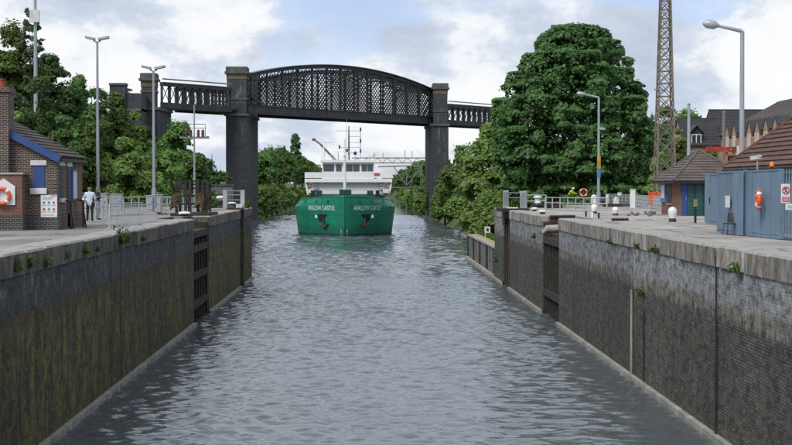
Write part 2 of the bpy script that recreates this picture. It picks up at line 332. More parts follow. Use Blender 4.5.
# ---------------------------------------------------------------- mesh helpers
class MB:
    def __init__(s): s.v = []; s.f = []; s.mi = []
    def add(s, vs, fs, mi=0):
        o = len(s.v); s.v += [tuple(v) for v in vs]; s.f += [tuple(i+o for i in f) for f in fs]; s.mi += [mi]*len(fs); return s
    def hexa(s, lo, hi, mi=0):      # two quads, both listed the same way round
        return s.add(list(lo)+list(hi), [(3, 2, 1, 0), (4, 5, 6, 7), (0, 1, 5, 4), (1, 2, 6, 5), (2, 3, 7, 6), (3, 0, 4, 7)], mi)
    def box(s, x0, x1, y0, y1, z0, z1, mi=0):
        return s.hexa([(x0, y0, z0), (x1, y0, z0), (x1, y1, z0), (x0, y1, z0)], [(x0, y0, z1), (x1, y0, z1), (x1, y1, z1), (x0, y1, z1)], mi)
    def cbox(s, x0, x1, y0, y1, z0, z1, c=.03, mi=0):     # box with chamfered top and sides
        pts = lambda e: [(x0+e+c, y0+e), (x1-e-c, y0+e), (x1-e, y0+e+c), (x1-e, y1-e-c), (x1-e-c, y1-e), (x0+e+c, y1-e), (x0+e, y1-e-c), (x0+e, y0+e+c)]
        vs = [(*p, z0) for p in pts(0)]+[(*p, z1-c) for p in pts(0)]+[(*p, z1) for p in pts(c)]
        fs = [tuple(range(7, -1, -1)), tuple(range(16, 24))]
        for k in (0, 8):
            fs += [(k+i, k+(i+1) % 8, k+8+(i+1) % 8, k+8+i) for i in range(8)]
        return s.add(vs, fs, mi)
    def bar(s, a, b, w, h=None, up=(0, 0, 1), mi=0):
        a, b = Vector(a), Vector(b); h = h or w; d = (b-a).normalized(); up = Vector(up)
        if abs(d.dot(up)) > .98: up = Vector((0, 1, 0)) if abs(d.y) < .9 else Vector((1, 0, 0))
        sx = d.cross(up).normalized()*w/2; sz = sx.cross(d).normalized()*h/2
        return s.hexa([a-sx-sz, a+sx-sz, a+sx+sz, a-sx+sz], [b-sx-sz, b+sx-sz, b+sx+sz, b-sx+sz], mi)
    def tube(s, pts, r, n=8, mi=0):
        pts = [Vector(p) for p in pts]; r = [r]*len(pts) if not isinstance(r, (list, tuple)) else r
        vs = []; fs = []; ref = None
        for i, p in enumerate(pts):
            d = (pts[min(i+1, len(pts)-1)]-pts[max(i-1, 0)]).normalized()
            if ref is None: ref = Vector((1, 0, 0)) if abs(d.x) < .8 else Vector((0, 1, 0))
            x = d.cross(ref).normalized(); ref = x.cross(d).normalized()
            for k in range(n):
                a = 2*math.pi*k/n; vs.append(p+(ref*math.cos(a)+x*math.sin(a))*r[i])
        for i in range(len(pts)-1):
            for k in range(n): fs.append((i*n+k, i*n+(k+1) % n, (i+1)*n+(k+1) % n, (i+1)*n+k))
        fs += [tuple(range(n-1, -1, -1)), tuple((len(pts)-1)*n+k for k in range(n))]
        return s.add(vs, fs, mi)
    def lathe(s, c, prof, n=16, mi=0):     # prof: (radius, z)
        vs = []; fs = []
        for r, z in prof:
            for k in range(n): a = 2*math.pi*k/n; vs.append((c[0]+r*math.cos(a), c[1]+r*math.sin(a), c[2]+z))
        for i in range(len(prof)-1):
            for k in range(n): fs.append((i*n+k, i*n+(k+1) % n, (i+1)*n+(k+1) % n, (i+1)*n+k))
        fs += [tuple(range(n-1, -1, -1)), tuple((len(prof)-1)*n+k for k in range(n))]
        return s.add(vs, fs, mi)
    def torus(s, c, Rr, r, ax='y', n=24, m=8, a0=0, a1=2*math.pi, mi=0):
        vs = []; fs = []; full = abs(a1-a0-2*math.pi) < 1e-6; N = n if full else n+1
        for i in range(N):
            a = a0+(a1-a0)*i/n
            for k in range(m):
                b = 2*math.pi*k/m; q = Rr+r*math.cos(b); p = (q*math.cos(a), r*math.sin(b), q*math.sin(a))
                if ax == 'x': p = (p[1], p[0], p[2])
                if ax == 'z': p = (p[0], p[2], p[1])
                vs.append((c[0]+p[0], c[1]+p[1], c[2]+p[2]))
        for i in range(n):
            for k in range(m): fs.append((i*m+k, i*m+(k+1) % m, ((i+1) % N)*m+(k+1) % m, ((i+1) % N)*m+k))
        return s.add(vs, fs, mi)
    def build(s, name, mat, parent=None, smooth=False):
        me = bpy.data.meshes.new(name); me.from_pydata(s.v, [], s.f)
        for x in (mat if isinstance(mat, (list, tuple)) else [mat]): me.materials.append(M[x])
        if any(s.mi): me.polygons.foreach_set('material_index', s.mi)
        if smooth: me.polygons.foreach_set('use_smooth', [True]*len(me.polygons)); me.set_sharp_from_angle(angle=R(40))
        me.update(); o = bpy.data.objects.new(name, me); C.objects.link(o)
        if parent: o.parent = parent
        return o
def tag(o, label=None, cat=None, group=None, kind=None):
    for k, v in (('label', label), ('category', cat), ('group', group), ('kind', kind)):
        if v: o[k] = v
    return o
def thing(name, label, cat, loc=(0, 0, 0), rz=0, group=None):
    o = bpy.data.objects.new(name, None); C.objects.link(o); o.location = loc; o.rotation_euler = (0, 0, rz); o.empty_display_size = .3
    return tag(o, label, cat, group)
def B(name, mat, parent, x0, x1, y0, y1, z0, z1): return MB().box(x0, x1, y0, y1, z0, z1).build(name, mat, parent)
def BC(name, mat, parent, x0, x1, y0, y1, z0, z1, c=.02): return MB().cbox(x0, x1, y0, y1, z0, z1, c).build(name, mat, parent)
def T(name, mat, parent, pts, r, n=8): return MB().tube(pts, r, n).build(name, mat, parent, True)
def raw_mesh(name, v, f4, mat):                      # v: (n,3), quads in order
    me = bpy.data.meshes.new(name); nv = len(v); nf = nv//4
    me.vertices.add(nv); me.vertices.foreach_set('co', v.astype(np.float32).ravel())
    me.loops.add(nv); me.loops.foreach_set('vertex_index', np.arange(nv, dtype=np.int32))
    me.polygons.add(nf); me.polygons.foreach_set('loop_start', np.arange(0, nv, 4, dtype=np.int32))
    me.materials.append(M[mat]); me.update(calc_edges=True); return me
def link(name, me, parent=None):
    o = bpy.data.objects.new(name, me); C.objects.link(o); o.parent = parent; return o

# ---------------------------------------------------------------- terrain, water, quays
def lerp(a, b, t): return a+(b-a)*t
def sm(a, b, x): t = min(1, max(0, (x-a)/(b-a))); return t*t*(3-2*t)
def edge_r(y): return lerp(11.4, 13.8, sm(165, 250, y)) if y < 1000 else 13.8-(y-1000)*.006
def edge_l(y): return lerp(-10.2, -23.4, sm(128, 180, y))
def land(x, y):
    if x > 0:
        d = x-edge_r(y); base = -.45
        if y < 127: return -9 if d < .8 else base
        top = lerp(base, 2.0, sm(260, 420, y))
        if y < 162 and d > 0: return -3.5 if d < 2.2 else lerp(-3.5, base, sm(2.2, 10, d))
        return -9 if d < -.5 else lerp(-6.6, top, sm(-.5, 9, d))
    d = edge_l(y)-x; base = -.45
    hill = 7*sm(14, 60, d)*sm(105, 170, y)*(1-.5*sm(400, 700, y))
    if y < 127: return (-9 if d < .8 else base)+(hill if d > .8 else 0)
    return -9 if d < -.5 else lerp(-6.6, base+hill+1.5*sm(280, 420, y), sm(-.5, 6, d))
def grid_pts():
    xs = [-3000, -1500, -700, -400, -250, -160, -120, -95, -80]+[x*4 for x in range(-17, -6)]+[x*.9 for x in range(-27, 28)]+[x*4 for x in range(7, 20)]+[90, 120, 160, 250, 400, 700, 1500, 3000]
    ys = [-300, -60]+[x*6 for x in range(-1, 20)]+[119.9, 123, 126.9, 127.1, 130, 134]+[138+x*4 for x in range(0, 30)]+[260+x*15 for x in range(40)]+[900, 1000, 1150, 1400, 2000, 3500, 6000]
    return sorted(set(xs)), sorted(set(ys))
xs, ys = grid_pts(); mb = MB()
rnd = random.Random(3)
mb.v = [(x, y, land(x, y)+(rnd.uniform(-.12, .12) if land(x, y) > -5 and y > 130 else 0)) for y in ys for x in xs]
nx = len(xs)
mb.f = [(j*nx+i, j*nx+i+1, (j+1)*nx+i+1, (j+1)*nx+i) for j in range(len(ys)-1) for i in range(nx-1)]
mb.mi = [0]*len(mb.f)
tag(mb.build('ground', 'ground', smooth=True), kind='structure')
def water_surface():                       # real ripples where they can be made out, a flat sheet with fine relief far off
    rng = np.random.default_rng(17); N = 64
    lam = np.exp(rng.uniform(np.log(.27), np.log(2.2), N)); th = np.pi/2+rng.normal(0, .75, N); ph = rng.uniform(0, 2*np.pi, N); kx, ky = np.cos(th)*2*np.pi/lam, np.sin(th)*2*np.pi/lam
    amp = WAVE*np.sqrt(2/N)*lam/(2*np.pi)
    V = []; F = []; off = 0
    def patch(x0, x1, y0, y1, d, lmin):
        nonlocal off
        X, Y = np.meshgrid(np.linspace(x0, x1, int((x1-x0)/d)+1), np.linspace(y0, y1, int((y1-y0)/d)+1)); Z = np.zeros_like(X)
        for i in range(N):
            if lam[i] > lmin: Z += amp[i]*np.sin(kx[i]*X+ky[i]*Y+ph[i]+.5*np.sin(.35*X+.2*Y+i))
        rb = np.hypot(X+3.45, Y-231); Z += .10*np.exp(-((rb-4)/9)**2)*np.sin(rb*2.2)
        Z *= (.85+.35*np.sin(.21*X+.05*Y+1)*np.sin(.043*Y-.1*X))*(1 if lmin < .5 else 1.12)
        ny, nx_ = X.shape; V.append(np.column_stack([X.ravel(), Y.ravel(), Z.ravel()+WATER])); q = (np.arange(ny-1)[:, None]*nx_+np.arange(nx_-1)[None, :]).ravel()+off
        F.append(np.column_stack([q, q+1, q+nx_+1, q+nx_])); off += ny*nx_
    patch(-9.7, 10.8, 37, 128.4, .098, 0); patch(-27, 16, 128, 400, .30, .8)
    for x0, x1, y0, y1 in ((-60, 60, -250, 37.1), (-60, 60, 399, 4500)): V.append(np.array([(x0, y0, WATER), (x1, y0, WATER), (x1, y1, WATER), (x0, y1, WATER)])); F.append(np.array([[0, 1, 2, 3]])+off); off += 4
    v = np.vstack(V).astype(np.float32); f = np.vstack(F).astype(np.int32); me = bpy.data.meshes.new('water'); me.vertices.add(len(v)); me.vertices.foreach_set('co', v.ravel())
    me.loops.add(f.size); me.loops.foreach_set('vertex_index', f.ravel()); me.polygons.add(len(f)); me.polygons.foreach_set('loop_start', np.arange(0, f.size, 4, dtype=np.int32)); me.polygons.foreach_set('use_smooth', np.ones(len(f), dtype=bool))
    me.materials.append(M['water']); me.update(calc_edges=True); o = bpy.data.objects.new('water', me); C.objects.link(o); return tag(o, kind='structure')
WAVE = .20
water_surface()

XL, XR = -9.45, 10.5                       # brick faces of the lock
def quay(name, mat, rects):
    m = MB()
    for x0, x1, y0, y1 in rects: m.box(x0, x1, y0, y1, -.6, -.03)
    return tag(m.build(name, mat), kind='structure')
quay('quay_left', 'quay_left', [(-70, -11.61, -15, 126.4), (-34, -15.5, 126.41, 150), (-11.6, XL-1.0, -15, 83.99), (-11.6, XL-1.0, 92.01, 114.4), (-11.6, XL-1.0, 118.1, 126.4)])
quay('quay_right', 'quay_right', [(12.61, 80, -15, 126.4), (18.6, 80, 126.41, 172), (XR+1.0, 12.6, -15, 83.99), (XR+1.0, 12.6, 92.01, 113), (XR+1.0, 12.6, 119, 126.4)])

def lock_wall(side, label, segs, recess, mat, cmat, joints, seed):
    s = -1 if side == 'L' else 1; X = XL if side == 'L' else XR
    t = thing('lock_wall', label, 'lock wall'); rr = random.Random(seed)
    bxn = lambda n, m_, xa, xb, *r: B(n, m_, t, min(xa, xb), max(xa, xb), *r)
    for y0, y1 in segs:
        cuts = [y0]+[j for j in joints if y0 < j < y1]+[y1]
        for a, b in zip(cuts, cuts[1:]):
            bxn('wall_panel', mat, X, X+s*2.1, a+(.05 if a != y0 else 0), b-(.05 if b != y1 else 0), -9, -.60)
        bxn('ledge', 'ledge_stone', X-s*.2, X+s*.2, y0, y1, -9, WATER+.17)
        y = y0
        while y < y1-.05:
            Ls = min(rr.uniform(2.5, 3.6), y1-y)
            if y1-y-Ls < 1.2: Ls = y1-y
            j = rr.uniform(-.02, .02); xa, xb = X-s*(.06+j), X+s*1.0
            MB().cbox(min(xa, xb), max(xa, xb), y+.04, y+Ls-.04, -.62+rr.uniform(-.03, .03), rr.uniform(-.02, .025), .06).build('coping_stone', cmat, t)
            y += Ls
    for y0, y1, d in recess:
        bxn('recess_wall', mat, X+s*d, X+s*(d+.8), y0-.3, y1+.3, -9, -.1)
    for y0, y1 in segs: pass
    return t
tL = lock_wall('L', 'algae covered lock wall of dark brick on the left side of the water', [(-15, 84), (92, 114.5), (118, 126.5)], [(84, 92, 2.1), (114.5, 118, 1.4)], 'lock_left', 'coping_left', [57, 59.2, 75.5, 103], 11)
tR = lock_wall('R', 'grey and white stained brick lock wall on the right side of the water', [(-15, 84), (92, 113), (119, 126.5)], [(84, 92, 2.1), (113, 119, 1.4)], 'lock_right', 'coping_right', [45.8, 60.5, 78, 102], 12)
# services running down the right wall
T('drain_pipe', 'stone_pale', tR, [(XR-.06, 60.5, -2.3), (XR-.06, 60.5, -5.6)], .05)
T('drain_pipe', 'dark_metal', tR, [(XR-.05, 57.9, -2.9), (XR-.05, 57.9, -5.6)], .03)
T('chain', 'dark_metal', tR, [(XR-.09, 45.8, -.3), (XR-.06, 45.8, -.9), (XR-.06, 45.8, -5.7)], .028)

# low lead-in wall, lane and verge beyond the right nib
t = thing('guide_wall', 'low brown piled wall along the water beyond the right lock nib', 'wall')
y = 127.2; k = 0
while y < 161:
    B('pile_panel', 'stone_grey' if k % 3 else 'timber', t, 10.55+(.12 if k % 2 else 0), 11.8, y, y+1.36, -9, -3.42); y += 1.4; k += 1
B('cap', 'stone_pale', t, 10.5, 11.3, 127, 161.3, -3.41, -3.25); B('waterline_ledge', 'stone_pale', t, 10.25, 10.6, 127, 161.3, -8, WATER+.25)
B('edge_line', 'yellow_edge', t, 11.31, 11.6, 127, 161.3, -3.45, -3.22)
tag(B('path', 'lane', None, 12.3, 13.8, 127, 160, -3.9, -3.28), kind='structure')
# grey boundary wall by the left pier
t = thing('boundary_wall', 'low grey stone wall in front of the left bridge pier', 'wall')
p0, p1 = AX(207, 165), AX(233, 165); rr = random.Random(5); nrow = 5
for r_ in range(nrow):
    x = p0
    while x < p1:
        wd = min(rr.uniform(.7, 1.2), p1-x); zz = -.5+r_*.46
        B('stone', 'stone_grey', t, x+.01, x+wd-.01, 165+rr.uniform(-.03, .03), 165.5, zz, zz+.45); x += wd
B('coping', 'cap_stone', t, p0-.1, p1+.1, 164.9, 165.6, 1.81, 1.96)

# ---------------------------------------------------------------- railway viaduct
BL0 = Vector((-21.4, 298.0)); BU = Vector((35.25, 46.0)).normalized(); BN = Vector((-BU.y, BU.x))
def bp(s, y, z): q = BL0+BU*s+BN*y; return Vector((q.x, q.y, z))
via = thing('railway_viaduct', 'dark iron railway viaduct with arched lattice span on brick piers over the canal', 'bridge')
BU3 = Vector((BU.x, BU.y, 0)); BN3 = Vector((BN.x, BN.y, 0))
def bbox(m, s0, s1, y0, y1, z0, z1, z0b=None, z1b=None):
    z0b = z0 if z0b is None else z0b; z1b = z1 if z1b is None else z1b
    return m.hexa([bp(s0, y0, z0), bp(s1, y0, z0b), bp(s1, y1, z0b), bp(s0, y1, z0)], [bp(s0, y0, z1), bp(s1, y0, z1b), bp(s1, y1, z1b), bp(s0, y1, z1)])
def arch(s): return 15.7+7.6+3.4*(1-((s-28.3)/31)**2)
S0, S1 = -2.6, 59.6
def main_girder(y, ds):
    S0, S1 = globals()['S0']+ds, globals()['S1']+ds
    arch = lambda q: globals()['arch'](q-ds)
    g = bbox(MB(), S0, S1, y-.35, y+.35, 15.7, 17.2).build('main_girder', 'girder', via)      # bottom chord
    m = MB(); bbox(m, S0, S1, y-.62, y+.62, 15.62, 15.78); bbox(m, S0, S1, y-.55, y+.55, 17.2, 17.3); m.build('flange', 'girder', g)
    N = 40; m = MB(); m2 = MB()
    for i in range(N):
        a, b = S0+(S1-S0)*i/N, S0+(S1-S0)*(i+1)/N
        bbox(m, a, b, y-.3, y+.3, arch(a)-.85, arch(a)-.12, arch(b)-.85, arch(b)-.12)
        bbox(m2, a, b, y-.75, y+.75, arch(a)-.118, arch(a), arch(b)-.118, arch(b))
    m.build('top_chord', 'girder', g); m2.build('top_plate', 'girder_lit', g)
    m = MB(); sp = .92; w_ = .19
    for sgn in (1, -1):
        c = S0-14
        while c < S1+14:
            # line: s = c + sgn*(z-17.2); clip by bounds and arch
            zs = [17.25+i*.25 for i in range(50)]; run = []
            for z in zs:
                s_ = c+sgn*(z-17.2)
                if S0 <= s_ <= S1 and z < arch(s_)-.8: run.append(z)
            if len(run) > 2:
                za, zb = run[0], run[-1]; yo = y+(.14 if sgn > 0 else -.14)
                m.bar(bp(c+sgn*(za-17.2), yo, za), bp(c+sgn*(zb-17.2), yo, zb), w_, .06, up=BN3)
            c += sp
    # bars lie flat in the web plane: width across the web
    tag(m.build('lattice', 'girder', g), kind='stuff')
    k = 0; s_ = S0+1.2
    while s_ < S1:
        wide = .42 if (k % 2 == 0) else .24
        bbox(MB(), s_-wide/2, s_+wide/2, y-.2, y+.2, 17.25, arch(s_)-.8).build('post', 'girder', g); s_ += 4.6; k += 1
    return g
DS = 12.3; g1 = main_girder(0, 0); g2 = main_girder(8.6, DS)
m = MB().hexa([bp(S0, .4, 16.1), bp(S1, .4, 16.1), bp(S1+DS, 8.2, 16.1), bp(S0+DS, 8.2, 16.1)], [bp(S0, .4, 16.5), bp(S1, .4, 16.5), bp(S1+DS, 8.2, 16.5), bp(S0+DS, 8.2, 16.5)]); m.build('deck', 'dark_metal', via)
s_ = S0+DS+1.2
arch1 = arch
def arch(q): return min(arch1(q), arch1(q-DS))
while s_ < S1:
    m = MB(); zt = arch(s_)-.55
    m.bar(bp(s_, .3, zt), bp(s_, 8.3, zt), .3, .35)
    for ya, yb in ((.3, 2.6), (8.3, 6.0)): m.bar(bp(s_, ya, zt-1.9), bp(s_, yb, zt-.1), .14)
    m.build('sway_brace', 'girder', via)
    m = MB(); b_ = min(s_+4.6, S1); m.bar(bp(s_, .3, zt), bp(b_, 8.3, arch(b_)-.55), .14); m.bar(bp(s_, 8.3, zt), bp(b_, .3, arch(b_)-.55), .14)
    m.build('wind_brace', 'girder', via)
    bbox(MB(), s_-.2, s_+.2, .35, 8.25, 15.75, 16.1).build('cross_girder', 'girder', via); s_ += 4.6
for ss in (-2.5, 59.4):        # raking end struts
    d = 1 if ss < 0 else -1
    for k in range(2):
        MB().bar(bp(ss+d*.4+d*k*1.5, -.35, arch(ss)-1.2-k*.6), bp(ss+d*4.2+d*k*1.5, -.35, 17.3), .28, .2).build('end_strut', 'girder', via)
def side_span(sa0, sb0, n):
    for y in (0, 8.6):
        sa, sb = (sa0, sb0) if y == 0 else (sa0+DS, sb0+DS)
        g = bbox(MB(), sa, sb, y-.3, y+.3, 15.7, 16.8).build('side_girder', 'girder', via)
        m = bbox(MB(), sa, sb, y-.4, y+.4, 19.75, 20.35); m.build('top_chord', 'girder', g)
        bbox(MB(), sa, sb, y-.5, y+.5, 20.36, 20.45).build('top_plate', 'girder_lit', g)
        st = (sb-sa)/n
        for i in range(n+1):
            s_ = sa+i*st; bbox(MB(), max(sa, s_-.2), min(sb, s_+.2), y-.22, y+.22, 16.8, 19.75).build('post', 'girder', g)
            if i < n:
                m = MB(); m.bar(bp(s_+.2, y+.1, 16.9), bp(s_+st-.2, y+.1, 19.7), .13, .05, up=BN3); m.bar(bp(s_+.2, y-.1, 19.7), bp(s_+st-.2, y-.1, 16.9), .13, .05, up=BN3)
                m.build('cross_brace', 'girder', g)
        if y == 0: MB().tube([bp(sa, -.3, 21.0), bp(sb, -.3, 21.0)], .13, 8).build('service_pipe', 'girder_lit', g, True)
    bbox(MB(), sa0+DS*.5, sb0+DS*.5, .3, 8.3, 16.0, 16.4).build('deck', 'dark_metal', via)
side_span(-25.5, -7.2, 9); side_span(65.2, 97, 14)
def tower(x0, x1, y0, y1, zt):
    p = B('tower', 'viaduct_brick', via, x0, x1, y0, y1, 15.5, zt-2.4)
    B('frieze', 'tan_stone', p, x0-.08, x1+.08, y0-.08, y1+.08, zt-2.4, zt-1.35)
    B('cornice', 'cap_stone', p, x0-.42, x1+.42, y0-.42, y1+.42, zt-1.35, zt-.95)
    BC('cap', 'cap_stone', p, x0-.22, x1+.22, y0-.22, y1+.22, zt-.95, zt, .12)
    B('string_course', 'cap_stone', p, x0-.15, x1+.15, y0-.15, y1+.15, 18.2, 18.55)
    return p
def pier(corners, z0, zt):            # corners: four plan points, same way round
    p = MB().hexa([(x, y, z0) for x, y in corners], [(x, y, zt) for x, y in corners]).build('pier', 'viaduct_brick', via)
    cx = sum(c[0] for c in corners)/4; cy = sum(c[1] for c in corners)/4; f = lambda e, z: [(x+math.copysign(e, x-cx), y+math.copysign(e, y-cy), z) for x, y in corners]
    MB().hexa(f(.3, zt), f(.3, zt+.5)).build('string_course', 'cap_stone', p)
    MB().hexa(f(.5, z0), f(.5, WATER+.7)).build('footing', 'stone_grey', p)
    return p
tower(AX(228, 296), AX(247.5, 296), 294.2, 298.2, 24.5)
tower(AX(228, 296)+1, AX(247.5, 296)+1, 310, 314, 24.5)
pier([(AX(226, 294), 294), (AX(247, 294), 294), (AX(257.5, 313), 315), (AX(257.5, 313)-4, 315)], -9, 15.1)
tower(AX(433, 344), AX(447, 344), 342.2, 345.6, 24.6)
tower(AX(433, 344)-.5, AX(447, 344)-.5, 356.5, 360, 24.6)
pier([(AX(431.5, 342), 342), (AX(448.5, 342), 342), (AX(431.5, 342)+3.4, 361), (AX(431.5, 342)-.7, 361)], -9, 15.1)
# landward pier and abutment
pier([(AX(141, 271), 271), (AX(157.5, 271), 271), (AX(170, 282), 284), (AX(158, 282), 284)], -3, 15.1)
tower(AX(142, 272), AX(156, 272), 271.5, 274.6, 21.6)
ab = B('abutment', 'viaduct_brick', via, AX(111, 264), AX(141.5, 264), 264, 274, -2, 17.6)
B('string_course', 'cap_stone', ab, AX(111, 264), AX(141.5, 264), 263.8, 274, 14.6, 15.0)
B('parapet_pier', 'viaduct_brick', ab, AX(110, 263.5), AX(125.5, 263.5), 263.5, 266, 14.9, 18.9)
B('parapet_cap', 'cap_stone', ab, AX(109.4, 263.5), AX(126.1, 263.5), 263.3, 266.2, 18.9, 19.3)
for k in range(14):
    x = AX(112+k*2.1, 263.7); B('corbel', 'viaduct_brick', ab, x, x+.2, 263.65, 264, 14.2, 14.6)

# ---------------------------------------------------------------- distant gantry across the canal
t = thing('pipe_bridge', 'far pale grey steel pipe gantry crossing above the canal behind the ship', 'bridge')
Yg = 520
xa, xb = AX(378, Yg), AX(436, Yg)
for z in (AZ(158, Yg), AZ(163, Yg)): MB().bar((AX(352, Yg), Yg, z), (xb, Yg, z), .35, .35).build('chord', 'gantry', t)
k = 0; x = AX(352, Yg)
while x < xb:
    MB().bar((x, Yg, AZ(163, Yg)), (x+1.7, Yg, AZ(158, Yg)), .18).build('brace', 'gantry', t); MB().bar((x+1.7, Yg, AZ(158, Yg)), (x+3.4, Yg, AZ(163, Yg)), .18).build('brace', 'gantry', t); x += 3.4
MB().bar((xa, Yg-8, AZ(167, Yg)), (AX(421, Yg), Yg-8, AZ(166, Yg)), .4, .4).build('pipe_beam', 'gantry', t)
for px in (406, 420): MB().bar((AX(px, Yg), Yg-8, AZ(167, Yg)), (AX(px, Yg), Yg-8, -7), .3).build('leg', 'gantry', t)
for a, b in ((393.5, 406), (420, 406)): MB().bar((AX(a, Yg), Yg-8, AZ(167, Yg)), (AX(b, Yg), Yg-8, AZ(186, Yg)), .3).build('brace', 'gantry', t)
MB().bar((xa, Yg-8, AZ(188, Yg)), (AX(420, Yg), Yg-8, AZ(187, Yg)), .3).build('tie_beam', 'gantry', t)
for px, y0 in ((405, 150), (412, 151), (383, 153)): MB().bar((AX(px, Yg), Yg, AZ(158, Yg)), (AX(px, Yg), Yg, AZ(y0, Yg)), .2).build('light_post', 'gantry', t)

# ---------------------------------------------------------------- the ship (local: stem at 0, aft = +y, water = 0)
ship = thing('cargo_ship', 'green hulled cargo ship with white bridge coming head on up the canal', 'ship', (-3.45, 231.5, WATER)); ship.scale = (1.05, 1, 1)
def z_top(a): return 5.28+.78*max(0, 1-a/12)**1.4
def z_kn(a): return 4.25+.55*max(0, 1-a/12)**1.2
def half(a, z):
    zk = z_kn(max(a, 0)); Lb = 11.0-.35*max(z, 0); a0 = -.10*max(z, 0)
    Bz = 7.0+.5*min(1, max(0, z/zk))**1.3
    if z > zk: Bz = 7.5-.85*(z-zk)
    t_ = min(1, max(0, (a-a0)/(Lb-a0)))
    r = Bz*(1-(1-t_)**2.0)**.80
    if a > 58: r *= 1-.3*((a-58)/12)**2
    return r
def hull_pt(a, z, side): return (side*half(a, z), a, z)
NB = 30
def stations(z):
    a0 = -.10*max(z, 0); Lb = 11.0-.35*max(z, 0)
    return [a0+(Lb-a0)*(i/NB)**1.6 for i in range(NB+1)]+[15+0*z, 25, 40, 58, 62, 66, 70]
m = MB(); fr = [-1.5, 0, .45, 1.2, 2.0, 2.8, 3.6, 'k', 't1', 't']
rows = []
for lv in fr:
    row = []
    base = stations(lv if not isinstance(lv, str) else {'k': 4.8, 't1': 5.43, 't': 6.06}[lv])
    for a in base:
        z = lv if not isinstance(lv, str) else {'k': z_kn(max(a, 0)), 't': z_top(max(a, 0)), 't1': (z_kn(max(a, 0))+z_top(max(a, 0)))/2}[lv]
        if isinstance(lv, str) and a > 13: z = {'k': 3.8, 't1': 4.0, 't': 4.2}[lv]
        row.append((a, z))
    rows.append(row)
n_ = len(rows[0])
for side in (-1, 1):
    o = len(m.v)
    for row in rows:
        for a, z in row: m.v.append(hull_pt(a, z, side))
    for j in range(len(rows)-1):
        for i in range(n_-1):
            q = (o+j*n_+i, o+j*n_+i+1, o+(j+1)*n_+i+1, o+(j+1)*n_+i)
            m.f.append(q if side > 0 else q[::-1]); m.mi.append(1 if j < 2 else 0)
# transom
hull = m.build('hull', ['ship_green', 'ship_dark'], ship, True)
m = MB(); a_ = 70; m.add([(-half(a_, -1.5), a_, -1.5), (half(a_, -1.5), a_, -1.5), (half(a_, 4.2), a_, 4.2), (-half(a_, 4.2), a_, 4.2)], [(0, 1, 2, 3)]); m.build('transom', 'ship_green', hull)
T('stem_bar', 'ship_green', hull, [(0, .02, -1), (0, -.42, 4.7), (0, -.55, 6.02)], .11)
for side in (-1, 1):
    st = [(side*(half(a, z_top(max(a, 0)))), a, z_top(max(a, 0))) for a in stations(6.06) if a < 13]
    T('bulwark_rail', 'ship_green', hull, st, .10, 6)
m = MB(); pr = [(half(a, 3.9)-.05, a) for a in stations(3.9)]
m.add([(x, a, 4.0 if a < 13 else 3.6) for x, a in pr]+[(-x, a, 4.0 if a < 13 else 3.6) for x, a in pr], [(i, i+1, len(pr)+i+1, len(pr)+i) for i in range(len(pr)-1)]); m.build('deck', 'ship_deck', ship)
# lettering wrapped on the bow plates
def lettering(body, side, a_c, z_c, height, width):
    cu = bpy.data.curves.new('t', 'FONT'); cu.body = body; cu.align_x = 'CENTER'; cu.align_y = 'CENTER'; cu.size = 1; cu.offset = .014
    o = bpy.data.objects.new('t', cu); C.objects.link(o); dg = bpy.context.evaluated_depsgraph_get(); dg.update()
    me = bpy.data.meshes.new_from_object(o.evaluated_get(dg)); bpy.data.objects.remove(o)
    v = [x.co.copy() for x in me.vertices]; wx = max(p.x for p in v)-min(p.x for p in v); hy = max(p.y for p in v)-min(p.y for p in v)
    cxm = (max(p.x for p in v)+min(p.x for p in v))/2; cym = (max(p.y for p in v)+min(p.y for p in v))/2
    # arc-length table along the waterline at z_c
    A_ = [-.5+i*.004 for i in range(3200)]; arc = [0]
    for i in range(1, len(A_)): arc.append(arc[-1]+math.hypot(A_[i]-A_[i-1], half(A_[i], z_c)-half(A_[i-1], z_c)))
    i0 = min(range(len(A_)), key=lambda i: abs(A_[i]-a_c)); out = []
    for p in v:
        u = (p.x-cxm)/wx*width; zz = z_c+(p.y-cym)/hy*height
        want = arc[i0]+u*side       # right half reads outwards, left half reads inwards
        i = max(0, min(len(A_)-1, int(np.searchsorted(arc, want)))); a = A_[i]
        e = .02; b = half(a, zz); nb = Vector((1, -(half(a+e, zz)-half(a-e, zz))/(2*e), -(half(a, zz+e)-half(a, zz-e))/(2*e))).normalized()
        out.append((side*(b+.035*nb.x), a+.035*nb.y, zz+.035*nb.z))
    me2 = bpy.data.meshes.new('ship_name'); me2.from_pydata(out, [], [tuple(p.vertices) for p in me.polygons]); me2.materials.append(M['white'])
    q = bpy.data.objects.new('ship_name', me2); C.objects.link(q); q.parent = hull; return q
def a_for_x(x, z):
    lo, hi = -.5, 12.6
    for _ in range(40):
        mid = (lo+hi)/2
        if half(mid, z) < x: lo = mid
        else: hi = mid
    return lo
